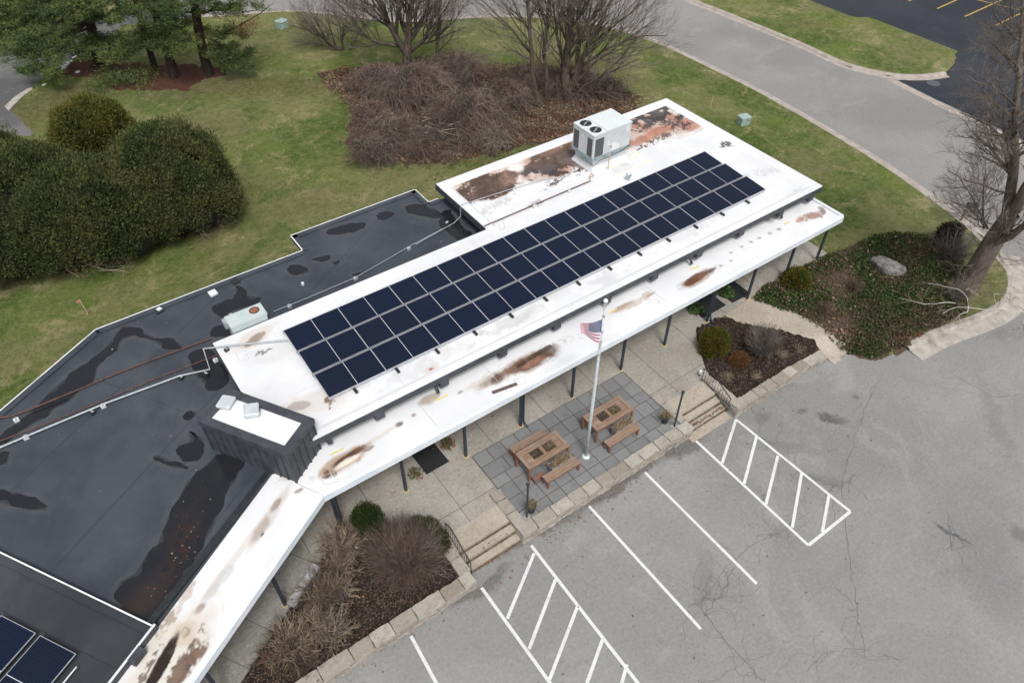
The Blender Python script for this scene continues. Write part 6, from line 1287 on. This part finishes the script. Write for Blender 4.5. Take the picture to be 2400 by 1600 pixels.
pine(410, 182, 'middle pine with a stout dark trunk above the red mulch', [(398,140),(375,70),(355,0),(340,-120),(330,-250)],
  fan(380,85,[(440,110,-1.2),(325,120,-1),(420,125,-2),(335,95,-1)])+fan(372,60,[(440,75,-1),(310,85,-1.4),(415,100,-1.6)])+fan(358,10,[(430,20,-1.5),(290,40,-2),(380,50,-3)])+fan(345,-50,[(440,-20,-1),(260,0,-1.5),(350,10,-3),(300,20,-2)]))
pine(365, 165, 'thin pine standing just behind the middle pine', [(350,120),(330,50),(312,-10),(300,-120),(290,-220)], fan(340,80,[(285,100,-1)])+fan(320,20,[(250,50,-1),(370,40,-1)])+fan(308,-40,[(220,0,-1),(360,0,-1)]), .2)
pine(230, 150, 'leaning pine with long limbs sweeping down over the driveway', [(222,95),(208,40),(195,-10),(180,-120),(170,-220)],
  fan(222,95,[(300,120,-1.5),(200,115,-1.5),(290,140,-2.5),(250,135,-2.8),(205,130,-2)])+fan(205,50,[(60,150,-4.2),(20,120,-3),(110,175,-4.5)])+[[(215,63,0),(170,72,-.8),(120,95,-1.6),(70,122,-2.6),(40,140,-3.2)],[(175,68,-.6),(150,100,-1.4),(115,130,-2.2),(85,160,-3),(60,175,-3.6)],[(165,35,0),(120,60,-1),(95,80,-1.6),(60,95,-2.4)],[(85,150,-2.5),(110,165,-3.2),(120,180,-3.8)]]+fan(208,40,[(270,50,-1.5),(120,20,-1),(180,30,-3)])+fan(195,-10,[(280,10,-1),(90,10,-1),(150,20,-3),(230,20,-3)])+fan(185,-80,[(300,-30,0),(60,-20,-1),(180,0,-3)]), .32)
pine(60, 60, 'pine whose dense dark boughs fill the top left corner', [(50,0),(40,-60),(30,-160),(20,-260)],
  fan(52,20,[(90,70,-3),(0,60,-3),(120,50,-2),(-50,90,-3),(40,110,-4.5),(70,130,-5),(10,120,-4),(0,150,-5),(40,165,-6)])+fan(50,10,[(150,60,-2.5),(110,90,-4),(-30,140,-5),(20,60,-2),(-20,30,-1)])+fan(45,-30,[(140,10,-2),(-60,20,-2),(60,30,-4),(170,-10,-1),(0,20,-3),(110,30,-3)])+fan(40,-80,[(170,-30,-1),(-60,-30,-1),(60,-10,-4),(110,-5,-3)]), .35)
m_rn = greenmat('russet_needles', (.1,.045,.02), (.19,.09,.045), (.14,.08,.05)); b = WH(490, 176); t = thing('fallen_branch', WV(575, 62, b, -1.2), 'dead russet branch tip hanging from the right pine limb', 'branch'); tp = np.array([WV(x, y, b, -1.2) for x, y in [(560,70),(570,66),(580,60),(588,55),(577,72),(598,50),(566,75)]]); Pn = np.repeat(tp, 60, 0)+nq.normal(size=(420, 3))*.22; mb = MB(); leaves(mb, Pn, .2, m_rn, nq, nq.normal(size=Pn.shape)+np.array([0,0,-.4]), .1); mb.build('needles', None, t)
mb = MB(); mb.tube([WV(478,84,b), WV(530,76,b,-.6), WV(575,52,b,-1.2), WV(610,32,b,-1.4), WV(640,8,b,-1.5)], [.07,.055,.04,.025,.01], 5, m_barkp); mb.build('branch', None, t)
b = WH(*zz6(1700,1040)); t = thing('young_pine', b, 'low bushy young pine in the red mulch below the pines', 'pine tree'); pts_ = [W(*zz6(x, y), z) for x, y, z in [(1450,1000,.5),(1550,1010,.6),(1650,1020,.9),(1750,1060,.6),(1850,1030,.7),(1950,1020,.5),(2050,1040,.4),(1450,1120,.3),(1380,1200,.25),(1600,1100,.5),(1400,1180,.3),(1950,1240,.15)]]
mb = MB(); Pn = np.repeat(np.array(pts_), 260, 0)+nq.normal(size=(260*len(pts_), 3))*np.array([.5,.45,.2]); leaves(mb, Pn, .2, m_pine, nq, nq.normal(size=Pn.shape)+np.array([0,0,.6]), .1); mb.build('needles', None, t)
# --- shrubs of the left and right beds
def twiggy(name, p, H_, R_, n, lab, mats, grp, r=.006, erect=.8, q=q):
    t = thing(name, p, lab, 'shrub', grp); mb = MB()
    if m_tan in mats and R_ > .5: n = int(n*1.0); r *= 1.5; mats = mats+[m_tan, m_twig2]
    for k in range(n):
        an = q.uniform(0, 6.283); u = q.random()**.5; el = 1.5708-u*(1.45*erect); L = H_*(.55+.45*math.sin(el))*q.uniform(.55, 1.0) if True else 1
        L = 1/math.sqrt((math.cos(el)/R_)**2+(math.sin(el)/H_)**2)*(q.uniform(.72, 1.04) if m_tan not in mats else q.uniform(.4, 1.25)); d = np.array([math.cos(an)*math.cos(el), math.sin(an)*math.cos(el), math.sin(el)]); p0 = np.array(p)+np.array([q.gauss(0, R_*.09), q.gauss(0, R_*.09), 0]); P = [p0]; dd = d+np.array([0,0,.5])
        kk = .3 if m_tan in mats else .14
        for i in range(4): dd = unit(dd*.5+d*.5+np.array([q.gauss(0,kk) for _ in range(3)])); P.append(P[-1]+dd*L/4)
        m_ = q.choice(mats); mb.tube(P, [r*1.6, r*1.3, r, r*.7, r*.4], 3, m_, caps=False)
        for i in (1, 2, 2, 3, 3, 3):
            nd = unit(unit(P[i+1]-P[i])+np.array([q.gauss(0,.55) for _ in range(3)])); l = L*q.uniform(.12, .3); mb.tube([P[i], P[i]+nd*l*.5, P[i]+nd*l+np.array([0,0,l*.15])], [r*.7, r*.5, r*.3], 3, m_, caps=False)
    mb.build('stems', None, t); return t
leafmb = MB(); m_cl = M('caught_leaf', (.16,.07,.03), (.24,.13,.07), 1, .9, island=True); G1 = 'bare shrubs of the left bed'; zl_ = zoom(500, 1100, .34014)
pB = (4.0, 11.35, .45); twiggy('bare_shrub', pB, 1.9, 1.62, 1250, 'large round purple brown bare shrub beside the left stairs', [m_twig2, m_twig2, m_twig], G1, .006)
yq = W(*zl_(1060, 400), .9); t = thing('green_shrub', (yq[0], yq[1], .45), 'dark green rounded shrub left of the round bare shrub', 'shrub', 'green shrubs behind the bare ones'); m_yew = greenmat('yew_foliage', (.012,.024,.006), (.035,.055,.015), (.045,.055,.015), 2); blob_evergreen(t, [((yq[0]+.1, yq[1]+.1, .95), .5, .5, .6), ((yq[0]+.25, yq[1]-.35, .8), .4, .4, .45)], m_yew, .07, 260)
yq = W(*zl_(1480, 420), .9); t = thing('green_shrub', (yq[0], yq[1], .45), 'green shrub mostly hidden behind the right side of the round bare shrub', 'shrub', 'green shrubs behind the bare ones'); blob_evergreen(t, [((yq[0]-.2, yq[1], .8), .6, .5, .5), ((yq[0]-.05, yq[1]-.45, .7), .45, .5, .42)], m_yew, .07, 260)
for (x, y, h, r, n, lab, ms) in [(900,520,1.5,.85,260,'tall tan bare shrub next to the canopy post in the left bed',[m_tan]),(860,660,1.0,.75,230,'tan sprawling shrub right of the grey slab',[m_tan, m_twig2]),(750,860,.9,.9,260,'tangled brown shrub in the middle of the left bed',[m_tan, m_twig2, m_twig]),(880,830,.7,.6,130,'low thin shrub between the round bare shrub and the tangle',[m_tan, m_twig]),(540,1210,.95,.95,300,'spiky fountain shaped bare shrub at the lower left of the bed',[m_tan]),(690,1080,.8,.8,220,'brown bare shrub just above the spiky one',[m_twig2, m_tan]),(820,1120,.8,.8,200,'pale bare shrub near the long limestone wall',[m_tan, m_twig]),(640,1330,.7,.6,120,'low dry shrub at the bottom of the left bed',[m_twig2]),(380,1290,.5,.6,70,'sparse dry shrub at the bottom left bed corner',[m_twig2])]:
    p = W(*zl_(x, y), .6); t = twiggy('bare_shrub', (p[0], p[1], .45), h, r, n, lab, ms, G1, .007, .95)
    mb = leafmb; PP = np.array([p[0], p[1], .5])+nq.normal(size=(26, 3))*np.array([r*.5, r*.5, .06]); leaves(mb, PP, .09, m_cl, nq)
G2 = 'shrubs of the right bed'; zr_ = zoom(1630, 700, .12755)
p = W(*zr_(340, 850), .8); t = thing('golden_shrub', (p[0], p[1], .45), 'round yellow green evergreen ball in the right mulch bed', 'shrub', G2); m_gold = greenmat('golden_green', (.05,.055,.008), (.16,.11,.02), (.05,.075,.012), 2.2); blob_evergreen(t, [((p[0], p[1], .85), .58, .55, .55)], m_gold, .07, 330)
p = W(*zr_(1180, 1000), .45); twiggy('bare_shrub', (p[0], p[1], .45), 1.55, 1.05, 330, 'grey leafless vase shaped shrub in the right mulch bed', [m_twig], G2, .008, .62)
p = W(*zr_(800, 1130), .6); t = thing('brown_shrub', (p[0], p[1], .45), 'low rusty brown dome shrub in front of the vase shaped one', 'shrub', G2); m_rb = greenmat('rusty_foliage', (.09,.045,.018), (.2,.1,.04), (.13,.06,.025), 3); blob_evergreen(t, [((p[0], p[1], .55), .42, .36, .24)], m_rb, .05, 330)
for (x, y, h, r, n, lab, ms) in [(700,760,.35,.4,110,'dull red dry perennial between the golden ball and the bare shrub',[m_twig2]),(1560,1080,.4,.35,120,'small yellowish perennial right of the vase shaped shrub',[m_tan]),(540,1470,.3,.35,160,'straw coloured grass tuft near the right hand rail',[m_tan]),(500,620,.3,.4,80,'dark dry stems behind the golden ball',[m_twig2]),(1900,960,.3,.4,60,'thin dry stems at the outer tip of the right bed',[m_tan]),(1100,1440,.2,.35,80,'low straw patch near the wall of the right bed',[m_tan])]:
    p = W(*zr_(x, y), .45); twiggy('dry_perennial', (p[0], p[1], .45), h, r, n, lab, ms, G2, .004, .9)
# --- ivy bed
m_ivy = greenmat('ivy_leaves', (.02,.036,.01), (.06,.095,.026), (.085,.07,.042), .55); m_leaf = M('dead_leaves', (.12,.07,.04), (.27,.19,.13), 1, .95, island=True, c3=(.12,.05,.03), s3=.7); m_leafr = M('rust_leaves', (.13,.055,.03), (.2,.11,.06), 1, .95, island=True)
def scatter_poly(poly, n, rng=nq):
    P = np.array(poly); lo, hi = P.min(0), P.max(0); out = []
    X = rng.uniform(lo[0], hi[0], n*3); Y = rng.uniform(lo[1], hi[1], n*3); s = poly_sd(X, Y, poly); k = s > .03; X, Y = X[k][:n], Y[k][:n]; return X, Y
X, Y = scatter_poly(gpoly, 52000); dn = np.sin(X*1.3+.5)*np.sin(Y*1.7)+np.sin(X*.6-Y*.9); k = nq.random(len(X)) < .5+.35*dn; X, Y = X[k], Y[k]; Zs = np.maximum(Hn(X, Y), 0)
mb = MB(); leaves(mb, np.stack([X, Y, Zs+.03+13*.01*nq.random(len(X))], -1), .085, m_ivy, nq, np.tile([0,0,.5], (len(X), 1)), .5); o = mb.build('ground_cover'); tag(o, 'dark green ivy covering the bed around the boulder', 'ivy', kind='stuff')
X, Y = scatter_poly(gpoly, 2000); Zs = np.maximum(Hn(X, Y), 0); mb = MB(); leaves(mb, np.stack([X, Y, Zs+.08+.1*nq.random(len(X))], -1), .085, m_leaf, nq, np.tile([0,0,.2], (len(X), 1)), .5)
Xt, Yt = scatter_poly(thick, 16000); Zs = np.maximum(Hn(Xt, Yt), 0); leaves(mb, np.stack([Xt, Yt, Zs+.06+.05*nq.random(len(Xt))], -1), .12, m_leaf, nq, np.tile([0,0,.2], (len(Xt), 1)), .5)
Xa, Ya = scatter_poly(thick, 6000); Xa = Xa+nq.normal(size=len(Xa))*.9; Ya = Ya+nq.normal(size=len(Ya))*.9; leaves(mb, np.stack([Xa, Ya, np.maximum(Hn(Xa, Ya), 0)+.03], -1), .11, m_leaf, nq, np.tile([0,0,.2], (len(Xa), 1)), .5)
tip = [WH(*gc(x, y))[:2] for x, y in [(1000,955),(850,840),(1100,850),(1400,860),(1500,870),(1380,945),(1150,1000)]]; X, Y = scatter_poly(tip, 1500); leaves(mb, np.stack([X, Y, np.maximum(Hn(X, Y), 0)+.05+.05*nq.random(len(X))], -1), .09, m_leaf, nq, np.tile([0,0,.2], (len(X), 1)), .5)
mb.v += leafmb.v and [np.concatenate(leafmb.v)]; mb.f += [[i+mb.n for i in f] for f in leafmb.f]; mb.m += [mb.mi(m_cl)]*len(leafmb.f); mb.n += leafmb.n
pq = W(*z3_(1100, 800), 3.17); u_ = nq.normal(size=100)*1.7; v_ = nq.normal(size=100)*.3; cA, sA = math.cos(A32+.4), math.sin(A32+.4)
RX = np.concatenate([pq[0]+u_*cA-v_*sA, nq.uniform(-4, 12, 90)]); RY = np.concatenate([pq[1]+u_*sA+v_*cA, nq.uniform(17, 24.3, 90)]); k = poly_sd(RX, RY, LR) > .3; RX, RY = RX[k], RY[k]; k = (RX < 1.5)|(RY > 21.5)|(RY < 14.5); RX, RY = RX[k], RY[k]
# wind blown leaves: lawn, car park foot of the walls, steps
Xl = nq.uniform(-4, 44, 2600); Yl = nq.uniform(8, 60, 2600); s = Hn(Xl, Yl); k = (s > .05) & ~((Xl > 1) & (Xl < 28) & (Yl > 13) & (Yl < 26)); Xl, Yl, s = Xl[k], Yl[k], s[k]; leaves(mb, np.stack([RX, RY, 3.17+0*RX], -1), .06, m_leaf, nq, nq.normal(size=(len(RX),3))*np.array([1,1,.1]), .5)
leaves(mb, np.stack([Xl, Yl, s+.02], -1), .09, m_leaf, nq, np.tile([0,0,.1], (len(Xl), 1)), .5)
o = mb.build('fallen_leaves'); tag(o, 'dead brown leaves scattered over the beds and lawns', 'leaves', kind='stuff')
mb = MB(); n = 900
m_chip = M('bark_chip', (.012,.009,.007), (.13,.09,.065), 1, 1, island=True)
for bp, nn in (([(5.2,11.2),(5.2,9.98),(-6,9.98),(-6,8.3),wl((1.7,13.02),4.2),(1.7,13.0),(2.9,13.4),(4.0,13.1),(4.8,12.6),(5.1,11.9)], 15000), ([(17.9,10.0),(17.95,11.6),(18.2,12.0),(19.0,13.2),(19.4,13.7),(20.7,13.7),(21.1,13.2),(22.3,11.6),(22.9,10.45),(22.85,10.0)], 7000)):
    X, Y = scatter_poly(bp, nn); leaves(mb, np.stack([X, Y, np.maximum(Hn(X, Y), 0)+.05+.03*nq.random(len(X))], -1), .07, m_chip, nq, nq.normal(size=(len(X), 3))*np.array([1,1,.35]), .35)
o = mb.build('mulch_chips'); tag(o, 'dark bark chips covering the two mulch beds', 'mulch', kind='stuff'); mb = MB()
def lz(X, Y): return np.where((Y > 10.43)&(Y < 10.75)&(X > 5.5), .3, np.where((Y > 10.13)&(Y <= 10.43)&(X > 5.5), .15, 0))
for (x0, x1, y0, y1, n_) in [(-3,24,9.25,9.6,150),(7.7,15.3,9.6,9.93,110),(5.7,7.5,10.0,10.12,40),(5.7,7.5,10.4,10.42,20),(15.5,17.4,10.15,10.24,90),(15.5,17.4,10.38,10.42,20),(5.7,7.5,10.45,10.5,12),(-2,22,2,9.4,170)]:
    X, Y = nq.uniform(x0, x1, n_), nq.uniform(y0, y1, n_); k = ~((X > 5.5)&(X < 17.55)&(Y > 9.6)&(x1-x0 > 20)); X, Y = X[k], Y[k]; leaves(mb, np.stack([X, Y, lz(X, Y)+.05*(y0 > 9.99)+.012], -1), .07, m_leafr, nq, np.tile([1,0,.0], (len(X), 1))+nq.normal(size=(len(X),3))*np.array([1,1,.1]), .4)
X, Y = nq.uniform(2, 23, 70), nq.uniform(13.9, 15, 70); leaves(mb, np.stack([X, Y, .46+0*X], -1), .07, m_leafr, nq, nq.normal(size=(len(X),3))*np.array([1,1,.05]), .4)
o = mb.build('fallen_leaves'); tag(o, 'rust coloured leaves blown against the walls, steps and car park edge', 'leaves', kind='stuff')
for (px, py, r, h, lab, m_) in [(2216,572,.6,.95,'dark purple brown dense bush behind the ivy, near the mailbox',greenmat('dark_purple_twigs',(.014,.01,.01),(.035,.022,.02),(.03,.03,.012),2)),(1862,665,.65,.55,'olive green low shrub at the ivy edge under the canopy end',m_gold)]:
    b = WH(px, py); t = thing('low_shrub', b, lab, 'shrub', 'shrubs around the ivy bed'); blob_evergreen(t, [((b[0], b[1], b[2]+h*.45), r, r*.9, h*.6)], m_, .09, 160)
for (x, y, lab) in [(870,740,'thin reddish bare shrub inside the ivy, lower left'),(1040,600,'small bare twiggy shrub in the middle of the ivy')]:
    b = WH(*gc(x, y)); twiggy('bare_shrub', b, .7, .6, 90, lab, [m_twig2], 'bare shrubs in the ivy', .005)
b = WH(2230, 600); twiggy('bare_shrub', b, 1.4, 1.6, 240, 'wide grey tangle of bare stems left of the big trunk', [m_twig], 'bare shrubs in the ivy', .007, .9)
b = WH(2235, 700); twiggy('bare_shrub', b, 1.3, .9, 200, 'grey hazy bare shoots at the foot of the big trunk', [m_twig], 'bare shrubs in the ivy', .005, .7)
# manhole of the dark car park
mb = MB(); p = W(*z3r(1797, 512), 0); mb.cyl(p, .42, .0, .02, 20, M('manhole_iron', (.06,.065,.07), (.09,.095,.1), 8, .7)); tag(mb.build('manhole_cover', loc=(p[0], p[1], 0)), 'round manhole cover in the dark car park entrance', 'manhole cover')
for c in list(bpy.data.objects):
    if c.type == 'MESH' and len(c.data.polygons) == 0: bpy.data.objects.remove(c)
sc.render.engine = 'CYCLES'
